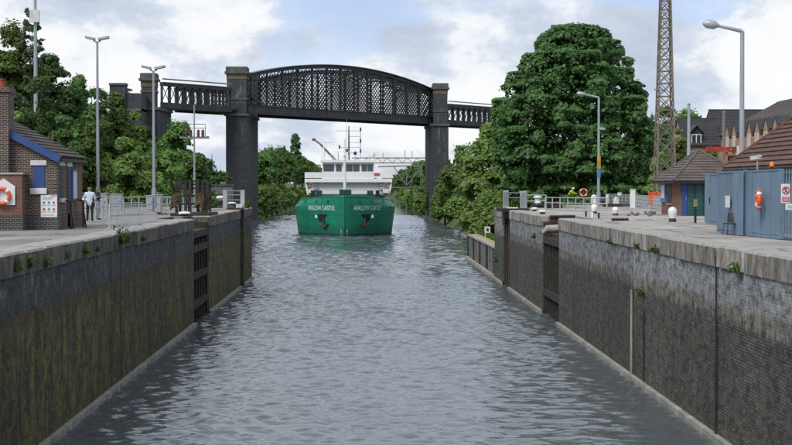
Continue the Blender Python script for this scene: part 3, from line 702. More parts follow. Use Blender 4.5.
for side in (-1, 1):
    lettering('ARKLOW CASTLE', side, a_for_x(3.45, 4.25), 4.3, .68, 5.2)
    aa = a_for_x(3.0, 2.9); b = half(aa, 2.9)
    k = MB(); zc = 2.85
    # anchor pocket, a dark recess plate following the bow
    P = []
    for dx, dz in ((-.55, .45), (.75, .5), (.7, -.55), (0.1, -.75)):
        a2 = a_for_x(3.0+dx, zc+dz); P.append((side*(3.0+dx), a2-.03, zc+dz))
    Pb = [(x, y_+.5, z) for x, y_, z in P]
    MB().hexa(P, Pb).build('anchor_pocket', 'black', hull)
    an = MB().tube([(side*2.95, a_for_x(2.95, 2.6)-.25, 2.7), (side*2.95, a_for_x(2.95, 1.6)-.3, 1.55)], .11, 8)
    an.bar((side*2.35, a_for_x(2.35, 1.7)-.28, 1.95), (side*2.95, a_for_x(2.95, 1.45)-.3, 1.35), .19, .18); an.bar((side*3.55, a_for_x(3.55, 1.7)-.28, 1.95), (side*2.95, a_for_x(2.95, 1.45)-.3, 1.35), .19, .18)
    an.build('anchor', 'anchor', ship)
    aw = a_for_x(4.05, 3.0); MB().cbox(side*4.05-.18, side*4.05+.18, aw-.12, aw+.05, 2.75, 3.2, .03).build('thruster_mark', 'white', hull)
    for j in range(5): # draught marks
        aj = a_for_x(.42, .5); B('draught_mark', 'white', hull, side*.42-.06, side*.42+.06, aj-.06, aj, .35+j*.3, .47+j*.3)
    for px_ in (2.2, 3.9, 5.6): # fairleads
        a2 = a_for_x(px_, 5.3); MB().torus((side*px_, a2-.05, 5.22), .2, .06, 'y', 12, 6).build('fairlead', 'ship_dark', hull, True)
    # forecastle gear
    B('winch', 'ship_dark', ship, side*3.75-.45, side*3.75+.45, 5, 6.6, 4.0, 6.9)
    B('vent', 'black', ship, side*4.9-.3, side*4.9+.3, 13.2, 14.2, 3.6, 6.9)
    for j in range(3): T('bitt', 'ship_dark', ship, [(side*(2.4+j*.9), 3.5+j*.5, 4), (side*(2.4+j*.9), 3.5+j*.5, 5.9)], .16)
B('windlass', 'ship_dark', ship, -.75, 1.0, 4.2, 5.6, 4.0, 7.05)
B('breakwater', 'ship_deck', ship, -4.4, 4.4, 11.8, 12.0, 3.9, 6.2)
fm = T('foremast', 'ship_white', ship, [(0, 7, 3.9), (0, 7, 10), (0, 7, 14.9)], [.24, .2, .11])
MB().bar((-1.2, 7, 12.9), (1.2, 7, 12.9), .1).build('crosstree', 'ship_white', fm); B('mast_light', 'white', fm, -.15, .15, 6.7, 7, 12.2, 12.5); B('mast_light', 'black', fm, .2, .5, 6.8, 7.1, 12.95, 13.3)
# hold
co = B('hatch_coaming', 'ship_deck', ship, -5.8, 5.8, 14.5, 53, 3.6, 5.6)
for k in range(8): B('hatch_cover', 'ship_dark', co, -6, 6, 14.7+k*4.75, 14.7+k*4.75+4.65, 5.6, 6.15)
# accommodation (front at 56.5)
YF = 56.5
B('deckhouse', 'ship_white', ship, -7.25, 7.25, YF, 66, 3.6, 8.75)
dk = B('bridge_deck', 'ship_white', ship, -7.75, 7.75, YF-.9, 66, 8.75, 8.95)
B('fascia', 'ship_white', dk, -7.75, 7.75, YF-1.0, YF-.9, 8.3, 8.95)
bw = B('bridge_bulwark', 'ship_white', ship, -7.7, 7.7, YF-.85, YF-.75, 9.1, 10.15)
for side in (-1, 1):
    B('wing_end', 'ship_white', bw, side*7.7-.06, side*7.7+.06, YF-.74, YF+3, 9.1, 10.15)
    MB().bar((side*7.2, YF-.3, 6.0), (side*7.6, YF-.5, 8.3), .35).build('wing_bracket', 'ship_white', bw)
    B('life_raft', 'white', ship, side*6.6-.5, side*6.6+.5, YF-1.4, YF-.4, 6.3, 7.0)
    B('raft_cradle', 'steel_red', ship, side*6.5-.45, side*6.5+.45, YF-1.2, YF-.4, 5.7, 6.2)
    lb = MB(); lb.torus((side*7.0, YF-.1, 7.6), .36, .09, 'y', 16, 6).build('lifebuoy', 'orange', bw, True)
    for j in range(2): B('store_locker', 'cabinet', ship, side*5.9-.4, side*5.9+.4, YF-.6, YF-.02, 6.9+j*.75, 7.45+j*.75)
for j in range(3):
    z = 7.7+.25*j; T('front_rail', 'ship_white', ship, [(-7.2, YF-.3, z), (7.2, YF-.3, z)], .035, 6)
B('name_board', 'sign_red', bw, 4.55, 5.55, YF-.9, YF-.86, 9.5, 10.0)
whx = AX(348.3, 288)+3.45
wh = B('wheelhouse', 'ship_white', ship, whx-4.6, whx+4.6, YF+.4, 63, 8.95, 12.0)
B('roof', 'ship_white', wh, whx-4.95, whx+4.95, YF-.2, 63.4, 12.0, 12.45)
for x0, x1 in ((-4.45, -2.55), (-2.2, -1.2), (-.85, .75), (.85, 2.0), (2.35, 3.3), (3.4, 4.4)):
    wn = B('window_frame', 'galv_dark', wh, whx+x0, whx+x1, YF+.32, YF+.42, 10.35, 11.65)
    B('pane', 'glass', wn, whx+x0+.06, whx+x1-.06, YF+.29, YF+.318, 10.42, 11.58)
T('monkey_rail', 'ship_white', wh, [(whx-4.8, YF, 13.3), (whx+4.8, YF, 13.3)], .04, 6)
for j in range(9): T('stanchion', 'ship_white', wh, [(whx-4.8+j*1.2, YF, 12.4), (whx-4.8+j*1.2, YF, 13.3)], .035, 6)
sm_ = lambda px, py: (AX(px, 292)+3.45, AZ(py, 292)-WATER)
x, z = sm_(348.9, 126)
mm = T('main_mast', 'pole_wood', ship, [(x, 60.5, 12.4), (x, 60.5, 16), (x, 60.5, z)], [.2, .16, .09])
for py, xa, xb in ((131, 336, 360), (136.5, 348, 360), (142.5, 348, 360), (147.5, 340, 360), (153, 348, 357)):
    MB().bar((sm_(xa, py)[0], 60.5, sm_(xa, py)[1]), (sm_(xb, py)[0], 60.5, sm_(xb, py)[1]), .09).build('yard', 'pole_grey', mm)
T('aerial', 'pole_grey', mm, [(sm_(360, 129)[0], 60.5, sm_(360, 128)[1]), (sm_(360, 158)[0], 60.5, sm_(360, 158)[1])], .06, 6)
T('aerial', 'pole_grey', mm, [(x-.4, 60.5, 12.4), (x-.4, 60.5, sm_(348, 119)[1])], .035, 6)
for px, py in ((360, 129.5), (360, 141), (360, 151), (340, 147)): B('navigation_light', 'dark_metal', mm, sm_(px, py)[0]-.14, sm_(px, py)[0]+.14, 60.3, 60.6, sm_(px, py)[1]-.35, sm_(px, py)[1]+.35)
xa, za = sm_(315.5, 139); xb, zb = sm_(337, 160.5)
cr = MB().bar((xb, 60, 12.3), (lerp(xa, xb, .3), 60, lerp(za, zb, .26)), .36, .42).build('crane_boom', 'pole_wood', ship)
MB().bar((lerp(xa, xb, .3), 60, lerp(za, zb, .26)), (xa, 60, za), .25, .3).build('jib', 'pole_wood', cr); B('hook_block', 'steel_red', cr, xa-.25, xa+.25, 59.8, 60.2, za-.4, za+.1)
x, z = sm_(325, 163); T('crane_post', 'ship_white', cr, [(x, 60, 8.9), (x, 60, sm_(325, 146)[1])], [.3, .22]); MB().bar((x-1.5, 60, sm_(325, 143)[1]), (x+1.5, 60, sm_(325, 143)[1]), .07).build('spreader', 'pole_grey', cr)
x, z = sm_(371.3, 155); MB().lathe((x, 60, z), [(.05, -.55), (.35, -.4), (.5, 0), (.42, .35), (.05, .55)], 12).build('radar_dome', 'white', ship, True); T('dome_mast', 'ship_white', ship, [(x, 60, 12.4), (x, 60, z-.5)], .1)
for px, py in ((355, 151), (339, 153), (334, 155)):
    x, z = sm_(px, py); T('whip_aerial', 'pole_grey', ship, [(x, 58, 12.4), (x, 58, z)], .08, 6)
x, z = sm_(355, 154); B('searchlight', 'dark_metal', ship, x-.3, x+.3, 57.5, 58.1, z-.2, z+.3)

# ---------------------------------------------------------------- left brick hut
hut = thing('lock_keepers_hut', 'dark brick hut with blue barge board and chimney on the left quay', 'hut')
Hx, Hy0, Hy1 = -12.75, 63.7, 69.2; Rx = -16.0; Ez, slope = 2.98, .52; Rz = Ez+(Hx-Rx)*slope; Wx = 2*Rx-Hx
w_ = MB(); w_.add([(Wx, Hy0, .6), (Hx, Hy0, .6), (Hx, Hy0, Ez), (Rx, Hy0, Rz), (Wx, Hy0, Ez), (Wx, Hy1, .6), (Hx, Hy1, .6), (Hx, Hy1, Ez), (Rx, Hy1, Rz), (Wx, Hy1, Ez)],
    [(0, 1, 2, 3, 4), (9, 8, 7, 6, 5), (1, 6, 7, 2), (2, 7, 8, 3), (3, 8, 9, 4), (5, 0, 4, 9)])
wl = w_.build('wall', 'hut_brick', hut)
B('plinth', 'plinth_brick', hut, Wx-.03, Hx+.03, Hy0-.03, Hy1+.03, -.03, .6)
B('side_skin', 'hut_brick_red', wl, Hx-.1, Hx+.012, 67.5, Hy1-.02, .61, Ez-.02)
# tiled roof, one course after another
def slope_courses(parent, mat, e0, e1, r0, r1, n, thick=.05, name='tile_course'):
    e0, e1, r0, r1 = map(Vector, (e0, e1, r0, r1)); nrm = (e1-e0).cross(r0-e0).normalized()
    if nrm.z < 0: nrm = -nrm
    for i in range(n):
        a, b = i/n, min(1, (i+1.12)/n)
        p = [e0.lerp(r0, a), e1.lerp(r1, a), e1.lerp(r1, b), e0.lerp(r0, b)]
        lo = [p[0]+nrm*.01, p[1]+nrm*.01, p[2], p[3]]; hi = [p[0]+nrm*(thick+.03), p[1]+nrm*(thick+.03), p[2]+nrm*.03, p[3]+nrm*.03]
        MB().hexa(lo, hi).build(name, mat, parent)
ov = .12
roof = MB().hexa([(Hx+ov, Hy0-.1, Ez-ov*slope-.02), (Hx+ov, Hy1+.2, Ez-ov*slope-.02), (Rx, Hy1+.2, Rz-.02), (Rx, Hy0-.1, Rz-.02)], [(Hx+ov, Hy0-.1, Ez-ov*slope+.05), (Hx+ov, Hy1+.2, Ez-ov*slope+.05), (Rx, Hy1+.2, Rz+.05), (Rx, Hy0-.1, Rz+.05)]).build('roof', 'timber', hut)
slope_courses(roof, 'slate_brown', (Hx+ov+.04, Hy0-.12, Ez-ov*slope+.06), (Hx+ov+.04, Hy1+.22, Ez-ov*slope+.06), (Rx, Hy0-.12, Rz+.07), (Rx, Hy1+.22, Rz+.07), 11)
MB().hexa([(Wx-ov, Hy0-.1, Ez-ov*slope-.02), (Wx-ov, Hy1+.2, Ez-ov*slope-.02), (Rx, Hy1+.2, Rz-.02), (Rx, Hy0-.1, Rz-.02)], [(Wx-ov, Hy0-.1, Ez-ov*slope+.08), (Wx-ov, Hy1+.2, Ez-ov*slope+.08), (Rx, Hy1+.2, Rz+.08), (Rx, Hy0-.1, Rz+.08)]).build('far_slope', 'slate_brown', roof)
MB().bar((Hx+ov+.02, Hy0-.16, Ez-ov*slope-.06), (Rx, Hy0-.16, Rz-.06), .09, .28).build('barge_board', 'blue_paint', hut)
MB().bar((Hx+ov+.05, Hy0-.1, Ez-ov*slope-.06), (Hx+ov+.05, Hy1+.2, Ez-ov*slope-.06), .1, .12).build('gutter', 'black', hut)
cx0, cx1 = AX(-16, 63.4), AX(9.3, 63.4)
ch = B('chimney', 'hut_brick', hut, cx0, cx1, 63.3, 64.3, .61, AZ(92.5, 63.4)); B('chimney_band', 'hut_brick', ch, cx0-.07, cx1+.06, 63.23, 64.37, AZ(92.5, 63.4), AZ(88, 63.4))
MB().lathe((AX(1.5, 63.8), 63.8, AZ(88, 63.8)), [(.22, 0), (.2, .05), (.185, .28), (.21, .3), (.21, .34), (.15, .34)], 14).build('chimney_pot', 'terracotta', ch, True)
px0 = AX(22.5, 63)
B('porch', 'hut_brick_red', hut, -16.5, px0, 62.9, 63.68, .6, AZ(174.5, 63)); B('porch_plinth', 'plinth_brick', hut, -16.5, px0+.03, 62.87, 63.66, -.03, .6)
B('porch_cap', 'stone_pale', hut, -16.5, px0+.06, 62.84, 63.69, AZ(174.5, 63), AZ(172.5, 63))
yb = Hy0
win = B('shuttered_window', 'blue_paint', hut, AX(33.2, yb), AX(44.6, yb), yb-.03, yb+.05, AZ(188, yb), AZ(165.5, yb))
BC('lintel', 'white_old', win, AX(30.6, yb), AX(47, yb), yb-.07, yb+.05, AZ(165.3, yb), AZ(160.6, yb)); BC('sill', 'white_old', win, AX(30.2, yb), AX(47, yb), yb-.1, yb+.05, AZ(194, yb), AZ(188.2, yb))
# side: window, door, notice board, pipes
def side_y(px): return Hx*FPX/(px-VPX)
wy = [side_y(p) for p in (61.3, 64.6)]; sw = B('side_window', 'navy', hut, Hx-.05, Hx+.02, wy[0], wy[1], AZ(198, 65), AZ(166, 65))
B('lintel', 'white_old', sw, Hx-.05, Hx+.06, wy[0]-.15, wy[1]+.15, AZ(165.8, 65), AZ(161, 65)); BC('sill', 'white_old', sw, Hx-.05, Hx+.12, wy[0]-.12, wy[1]+.12, AZ(202, 65), AZ(198.2, 65))
wy = [side_y(p) for p in (68.3, 71.8)]; dr = B('door', 'navy', hut, Hx-.05, Hx+.03, wy[0], wy[1], .02, AZ(167, 66.5)); B('lintel', 'white_old', dr, Hx-.05, Hx+.06, wy[0]-.12, wy[1]+.12, AZ(166.8, 66.5), AZ(161.5, 66.5))
B('door_handle', 'galv', dr, Hx+.03, Hx+.07, wy[1]-.15, wy[1]-.08, 1.0, 1.1)
wy = [side_y(p) for p in (73, 77)]; B('notice_board', 'sign_blue', hut, Hx+.013, Hx+.06, wy[0], wy[1], AZ(200, 68), AZ(170, 68)); B('notice_sheet', 'shirt', hut, Hx+.061, Hx+.066, wy[0]+.06, wy[1]-.06, AZ(198, 68), AZ(172, 68))
# safety board and lifebuoy cabinet on the front
t = thing('safety_sign_board', 'white safety board with rows of blue, red and green symbols on the hut', 'sign')
xa, xb, za, zb = AX(41, yb), AX(57.2, yb), AZ(217, yb), AZ(195, yb)
bd = B('board', 'white', t, xa, xb, yb-.06, yb-.003, za, zb)
for i, (u, v, c) in enumerate([(.2, .66, 'sign_blue'), (.5, .66, 'sign_blue'), (.8, .66, 'sign_red'), (.2, .36, 'sign_red'), (.5, .36, 'sign_green'), (.8, .36, 'sign_red')]):
    cx, cz = lerp(xa, xb, u), lerp(za, zb, v); tube_ = MB().tube([(cx, yb-.061, cz), (cx, yb-.068, cz)], .05, 14); tube_.build('symbol', c, bd)
    B('caption', 'galv', bd, cx-.08, cx+.08, yb-.065, yb-.061, cz-.125, cz-.09)
for k in range(3): B('text_line', 'galv', bd, lerp(xa, xb, .12), lerp(xa, xb, .88-.1*k), yb-.065, yb-.061, zb-.1-k*.05, zb-.075-k*.05)
B('red_strip', 'sign_red', bd, lerp(xa, xb, .6), lerp(xa, xb, .95), yb-.065, yb-.061, zb-.045, zb-.015)
for k in range(2): B('text_line', 'galv', bd, lerp(xa, xb, .12), lerp(xa, xb, .8), yb-.065, yb-.061, za+.06+k*.05, za+.08+k*.05)
t = thing('lifebuoy_board', 'white house shaped board behind the lifebuoy on the hut porch', 'board')
yp = 62.9; q = [(-4, 205), (15.3, 205), (15.3, 186.5), (4, 178.5), (-4, 183)]
pts = [A(a, b, yp) for a, b in q]; m = MB(); m.add([(p.x, yp-.07, p.z) for p in pts]+[(p.x, yp-.002, p.z) for p in pts], [(0, 1, 2, 3, 4), (9, 8, 7, 6, 5)]+[(i, i+5, (i+1) % 5+5, (i+1) % 5) for i in range(5)]); m.build('panel', 'white', t)
def lifebuoy(label, c, ax, Rr=.3, r=.075, rz=0):
    t = thing('lifebuoy', label, 'lifebuoy', c, rz, 'lifebuoys on the lock')
    MB().torus((0, 0, 0), Rr, r, ax, 28, 8).build('ring', 'orange', t, True)
    for k in range(4): a = math.pi/4+k*math.pi/2; MB().torus((0, 0, 0), Rr, r+.006, ax, 4, 8, a-.16, a+.16).build('band', 'white', t, True)
    return t
lifebuoy('orange lifebuoy hanging on the white board of the dark brick hut', (AX(2.6, yp), yp-.15, AZ(196, yp)), 'y', .30)
# rusty handrail stubs by the door
for k, px in enumerate((63.5, 76.5)):
    yy = side_y(px); t = thing('guard_rail', ['rusty bent guard rail under the hut side window', 'rusty guard rail at the far end of the hut side'][k], 'railing')
    T('upright', 'rust', t, [(Hx+.35, yy, -.03), (Hx+.35, yy, 1.15)], .05); T('arm', 'rust', t, [(Hx+.35, yy, 1.12), (Hx+.02, yy+.1, 1.2)], .04); T('brace', 'rust', t, [(Hx+.35, yy+.6, -.03), (Hx+.35, yy, .8)], .035)

# ---------------------------------------------------------------- railings
def rail_fence(label, pts, h, nrail=2, step=2.0, r=.03, mat='galv', z0=-.03, balusters=0, name='railing'):
    t = thing(name, label, 'railing'); pts = [Vector((p[0], p[1], z0)) for p in pts]
    for a, b in zip(pts, pts[1:]):
        n = max(1, round((b-a).length/step))
        for i in range(n+(b is pts[-1])):
            p = a.lerp(b, i/n); T('post', mat, t, [p, p+Vector((0, 0, h))], r*1.15, 6)
        for k in range(nrail): z = Vector((0, 0, h-(h-.15)*k/nrail-.02)); T('rail', mat, t, [a+z, b+z], r, 6)
        if balusters:
            nb = int((b-a).length/balusters)
            for i in range(1, nb): p = a.lerp(b, i/nb); T('baluster', mat, t, [p+Vector((0, 0, .12)), p+Vector((0, 0, h))], r*.6, 6)
    return t
def crowd_barrier(label, a, b, h=1.1, z0=-.03):
    t = thing('crowd_barrier', label, 'barrier', group='crowd barriers'); a, b = Vector((*a, z0)), Vector((*b, z0)); d = b-a; up = Vector((0, 0, 1)); u = d.normalized(); nrm = u.cross(up)
    T('frame', 'galv', t, [a+up*.15, a+up*h, b+up*h, b+up*.15], .026, 6); T('bottom_rail', 'galv', t, [a+up*.18, b+up*.18], .024, 6); T('mid_rail', 'galv', t, [a+up*.62, b+up*.62], .02, 6)
    n = max(4, round(d.length/.24))
    for i in range(1, n): p = a.lerp(b, i/n); T('baluster', 'galv', t, [p+up*.18, p+up*h], .014, 6)
    for p in (a+u*.2, b-u*.2): T('foot', 'galv', t, [p+nrm*.3, p+up*.17, p-nrm*.3], .022, 6)
    return t
g = lambda px, py: tuple(G(px, py, -.03).xy)
crowd_barrier('free standing crowd barrier at the quay edge right of the hut', g(109.5, 231), g(142, 228.5))
rail_fence('white tubular railing from the brick hut past the two standing people', [g(80, 222), g(110, 219)], 1.25, 2, 1.6, .035)
rail_fence('long tubular railing in front of the grey control cabinets', [g(107, 217), g(139, 214.5), g(192, 211)], 1.12, 2, 2.2, .034)
rail_fence('short railing section beside the dark timber gate frame', [g(160, 214), g(170, 213.6), g(192, 213)], 1.05, 2, 1.2, .03, balusters=.35)
rail_fence('railing far back beneath the trees on the left quay', [g(82, 205), g(150, 203)], 1.15, 2, 3, .04)
def cabinet(label, px0, px1, py0, py1, dep=.6, mat='cabinet'):
    p = G((px0+px1)/2, py1, -.03); Y = p.y; x0, x1 = AX(px0, Y), AX(px1, Y); h = AZ(py0, Y)
    t = thing('control_cabinet', label, 'cabinet', group='grey control cabinets')
    BC('body', mat, t, x0, x1, Y, Y+dep, -.03, h); B('roof', mat, t, x0-.05, x1+.05, Y-.05, Y+dep+.05, h, h+.06)
    n = max(1, round((x1-x0)/.6))
    for i in range(n):
        d = B('door', mat, t, lerp(x0, x1, i/n)+.03, lerp(x0, x1, (i+1)/n)-.03, Y-.025, Y-.002, .1, h-.06); B('handle', 'dark_metal', d, lerp(x0, x1, (i+.8)/n), lerp(x0, x1, (i+.8)/n)+.03, Y-.05, Y-.026, h*.5, h*.5+.15)
cabinet('grey control cabinet beside the two standing people', 96, 106.5, 194, 213)
cabinet('wide grey control cabinet behind the crowd barrier', 110, 122, 194.5, 212)
cabinet('grey control cabinet at the foot of the middle floodlight pole', 146, 153, 196, 211)
cabinet('taller grey control cabinet right of the middle floodlight pole', 156.5, 161, 195, 211)
t = thing('waste_bin', 'white lidded bin on the quay between hut and railing', 'bin', G(84.5, 219, -.03)); MB().lathe((0, 0, 0), [(.26, 0), (.3, .05), (.32, .95), (.34, .97), (.34, 1.05), (.2, 1.2), (.05, 1.25)], 14).build('body', 'white', t, True); MB().lathe((0, 0, 0), [(.33, .9), (.345, .9), (.345, .96), (.33, .96)], 14).build('lid_band', 'galv', t, True)

# ---------------------------------------------------------------- lamp posts and poles
def foot(px, py): return G(px, py, -.03)
def flood_pole(label, px, base_py, top_py, heads, r0=.14, box=None):
    p = foot(px, base_py); h = AZ(top_py, p.y)
    t = thing('floodlight_pole', label, 'lamp post', p, group='tall floodlight poles')
    T('base', 'pole_grey', t, [(0, 0, 0), (0, 0, 1.6)], r0*1.5, 10); T('shaft', 'pole_grey', t, [(0, 0, 1.6), (0, 0, h*.5), (0, 0, h)], [r0, r0*.85, r0*.62], 10)
    for k in heads:
        MB().bar((0, 0, h-.05), (k*.3, -.05, h+.1), .1).build('bracket', 'pole_grey', t)
        hd = MB().hexa([(k*.15-.05, -.35, h+.12), (k*.95, -.35, h+.28), (k*.95, .35, h+.28), (k*.15-.05, .35, h+.12)], [(k*.15-.05, -.3, h+.3), (k*.95, -.3, h+.46), (k*.95, .3, h+.46), (k*.15-.05, .3, h+.3)]).build('lamp_head', 'galv_dark', t)
    if box: z = AZ(box, p.y); BC('junction_box', 'white_old', t, -.42, .42, -.45, -.12, z-.55, z+.55)
    return t
flood_pole('thick tall pole with pale box rising behind the brick hut', 36.3, 206, -30, (-1, 1), .2, 17)
flood_pole('tall twin headed floodlight pole behind the standing people', 98, 208, 42, (-1, 1))
flood_pole('twin headed floodlight pole right of the control cabinets', 154, 208, 71, (-1, 1))
def street_lamp(label, px, base_py, top_py, arm_px, arm_py, r0=.1, extras=False, Yd=None):
    p = foot(px, base_py) if Yd is None else Vector((AX(px, Yd), Yd, -.03)); Y = p.y; h = AZ(top_py, Y); ax = AX(arm_px, Y)-p.x; az = AZ(arm_py, Y)
    t = thing('street_lamp', label, 'street lamp', p, group='street lamps on the right quay')
    T('base', 'pole_grey', t, [(0, 0, 0), (0, 0, 1.3)], r0*1.45, 10); T('shaft', 'pole_grey', t, [(0, 0, 1.3), (0, 0, h)], [r0, r0*.75], 10)
    T('arm', 'pole_grey', t, [(0, 0, h), (ax*.72, 0, lerp(h, az, .8))], [r0*.75, r0*.5], 8)
    T('lamp_head', 'galv', t, [(ax*.62, 0, lerp(h, az, .72)), (ax*.75, 0, lerp(h, az, .86)-.02), (ax*.95, 0, az), (ax*1.05, 0, az+.01)], [r0*.6, r0*1.6, r0*1.6, r0*.5], 10)
    if extras:
        for py, c, s in ((128, 'galv', .2), ): z = AZ(py, Y); MB().bar((0, -.1, z), (.55, -.1, z-.03), .14, .2).build('camera', c, t)
        for k, (a, b, c) in enumerate(((156, 163, 'yellow_edge'), (163.5, 168, 'yellow_edge'), (169, 177, 'sign_blue'))): B('sign_plate', c, t, -.16, .16, -.14, -.105, AZ(b, Y), AZ(a, Y))
    return t
street_lamp('street lamp with small signs on its shaft before the big round tree', 598.5, 206.5, 97, 577.5, 93, .13, True)
street_lamp('tallest street lamp, rising behind the blue steel fence at right', 741.5, 0, 30, 704, 22.5, .15, False, 82)
# signal post with brown insulators
p = foot(194.5, 205.5); Y = p.y; t = thing('signal_post', 'slim grey post with crossarm of brown insulators behind the timber frame', 'post', p)
T('shaft', 'pole_grey', t, [(0, 0, 0), (0, 0, AZ(105, Y))], [.11, .06])
xr = lambda px: AX(px, Y)-p.x
MB().bar((xr(182.5), 0, AZ(137.5, Y)), (xr(207.5), 0, AZ(137.5, Y)), .14, .2).build('crossarm', 'galv_dark', t)
T('hoop', 'rust', t, [(xr(183.5), 0, AZ(137, Y)), (xr(183.5), 0, AZ(124, Y)), (xr(205.5), 0, AZ(124, Y)), (xr(205.5), 0, AZ(137, Y))], .035, 6); T('hoop_rail', 'rust', t, [(xr(183.5), 0, AZ(128, Y)), (xr(205.5), 0, AZ(128, Y))], .03, 6)
for px in (186.5, 191, 198.5, 203): MB().lathe((xr(px), 0, AZ(136.5, Y)), [(.12, 0), (.16, .1), (.1, .18), (.17, .3), (.1, .4), (.16, .52), (.06, .66)], 10).build('insulator', 'steel_red', t, True)
for px in (181.5, 208): B('end_cap', 'galv_dark', t, xr(px)-.12, xr(px)+.12, -.12, .12, AZ(138.5, Y), AZ(136, Y))

# ---------------------------------------------------------------- lock gates in their recesses
def lock_gate(label, s, X, y0, y1, tim, tops):
    t = thing('lock_gate', label, 'lock gate', group='lock gates folded into the walls')
    xa, xb = X+s*.35, X+s*1.5
    bx = lambda n, m_, a, b, *r: B(n, m_, t, min(a, b), max(a, b), *r)
    bx('leaf', tim, xa, xb, y0+.9, y1-.5, -9, -1.0)
    bx('heel_post', tim, X+s*.15, xb, y0+.1, y0+.8, -9, -.45); bx('mitre_post', tim, X+s*.05, X+s*.9, y1-.45, y1-.05, -9, -.35)
    for yy in np.linspace(y0+1.3, y1-1.3, 5): bx('upright', 'timber', X+s*.12, xa, yy-.14, yy+.14, -9, -1.2)
    for z in tops: bx('beam', tim, X+s*.02, xb, y0+.15, y1-.1, z, z+.38)
    return t
lock_gate('dark mossy timber gate folded into the recess of the left lock wall', -1, XL, 84, 92, 'timber_green', (-5.0, -3.4, -1.9, -1.1))
lock_gate('dark timber gate folded into the recess of the right lock wall', 1, XR, 84, 92, 'timber', (-4.7, -1.6))
# rusty plate and pale bumper of the right recess
t = thing('gate_plate', 'rust brown steel plate lining the top of the right gate recess', 'plate'); B('plate', 'rust', t, XR+.42, XR+1.9, 91.9, 91.97, -1.25, .0); B('edge_beam', 'dark_metal', t, XR+.42, XR+1.95, 91.8, 91.89, -.1, .03)
for k in range(3): T('bolt_post', 'white' if k == 1 else 'rust', t, [(XR+2.4, 85.5+k*2.5, -.05), (XR+2.4, 85.5+k*2.5, .3)], .06)
t = thing('bumper_stone', 'pale rounded bumper stone jutting from the right gate recess', 'stone'); MB().tube([(XR-.15, 90.6, -1.0), (XR+.1, 90.6, -.75), (XR+1.4, 90.6, -.7)], [.1, .22, .24], 10).build('stone', 'stone_pale', t, True); B('bracket', 'timber', t, XR+.2, XR+.8, 90.3, 90.9, -2.3, -1.1)
# timber fenders in the far slots
for s, X, y0, y1, lab in ((-1, XL, 114.5, 118, 'rusty timber fender posts in the far slot of the left lock wall'), (1, XR, 113, 119, 'weathered fender posts in the far slot of the right lock wall')):
    t = thing('fender_posts', lab, 'fender')
    for k, yy in enumerate(np.linspace(y0+.35, y1-.35, 4)): B('post', ('timber', 'rust', 'timber_green', 'timber')[k], t, min(X+s*.1, X+s*.5), max(X+s*.1, X+s*.5), yy-.22, yy+.22, -9, (-.9, -.5, -1.3, -.7)[k])
    for z in (-2.2, -4.6): B('waling', 'timber', t, min(X+s*.5, X+s*.75), max(X+s*.5, X+s*.75), y0, y1, z, z+.3)
    B('cap_beam', 'timber', t, min(X+s*.3, X+s*1.3), max(X+s*.3, X+s*1.3), y0+.05, y1-.05, -.35, -.05)
# timber frame standing over the left gate
t = thing('timber_framework', 'dark timber framework standing on the quay above the left gate', 'framework')
Y0, Y1 = 93, 98; x0, x1 = AX(177, 94), AX(206.5, 94)
for px, hpy in ((176.5, 181), (180, 178), (185.5, 181), (190, 179.5), (198, 179), (202.5, 181.5), (207, 181)):
    yy = 94 if px > 182 else 96; x = AX(px, yy); B('upright', 'timber', t, x-.08, x+.08, yy-.08, yy+.08, -.03, AZ(hpy, yy))
for py in (181.5, 184.5, 188.5, 196, 204): B('cross_beam', 'timber', t, AX(178, 94), AX(207.5, 94), 94.09, 94.2, AZ(py, 94)-.05, AZ(py, 94)+.06)
for px in (204.5, 209): B('corner_post', 'timber_green', t, AX(px, 97)-.14, AX(px, 97)+.14, 96.8, 97.1, -.03, AZ(182, 97))
for py in (183, 196): B('side_beam', 'timber', t, AX(207, 95)-.08, AX(207, 95)+.1, 94.35, 96.8, AZ(py, 95)-.1, AZ(py, 95)+.08)
for k in (1, 3): B('back_board', 'timber', t, AX(183+k*4.4, 97), AX(185+k*4.4, 97), 97.15, 97.2, .1, 1.5)
B('base_platform', 'timber', t, AX(171, 93), AX(210, 93), 92.6, 98, -.02, .14)
t = thing('rope_coil', 'tangled brown mooring rope hung on the timber framework', 'rope')
m = MB(); rr = random.Random(4); c0 = Vector((AX(199.5, 93.7), 93.75, .85))
pts = [c0+Vector((rr.uniform(-.28, .28), rr.uniform(-.05, .1), math.sin(i*1.9)*.42+rr.uniform(-.12, .12))) for i in range(46)]; m.tube(pts, .05, 6).build('rope', 'rope', t, True)
t = thing('rope_coil', 'brown mooring rope draped on the left side of the timber framework', 'rope')
c0 = Vector((AX(174.5, 95.5), 95.4, .8)); pts = [c0+Vector((rr.uniform(-.3, .3), rr.uniform(-.05, .1), math.sin(i*1.9)*.42+rr.uniform(-.12, .12))) for i in range(36)]; MB().tube(pts, .045, 6).build('rope', 'rope', t, True)
# low white mooring discs
def disc(label, px, py, rpx, z=.0):
    p = G(px, py, z); r_ = rpx/FPX*p.y; t = thing('mooring_disc', label, 'bollard', p, group='low white capped mooring posts'); MB().lathe((0, 0, 0), [(r_*.6, 0), (r_*.62, .10), (r_*.9, .12)], 16).build('stem', 'dark_metal', t, True); MB().lathe((0, 0, .12), [(r_, 0), (r_*1.02, .05), (r_*.8, .13), (r_*.2, .16)], 18).build('cap', 'white_old', t, True)
disc('low white capped post left of the recess at the left quay edge', 184.5, 216, 6.2); disc('low white capped post just right of the left gate recess', 208, 213, 4.2)
disc('low white capped post on the far left nib of the lock', 232, 205, 4.4); disc('low white capped post beside the gate recess on the right quay', 542.5, 214, 4.3)
disc('low white capped post right of the footbridge end panels', 534.5, 211, 3.4)
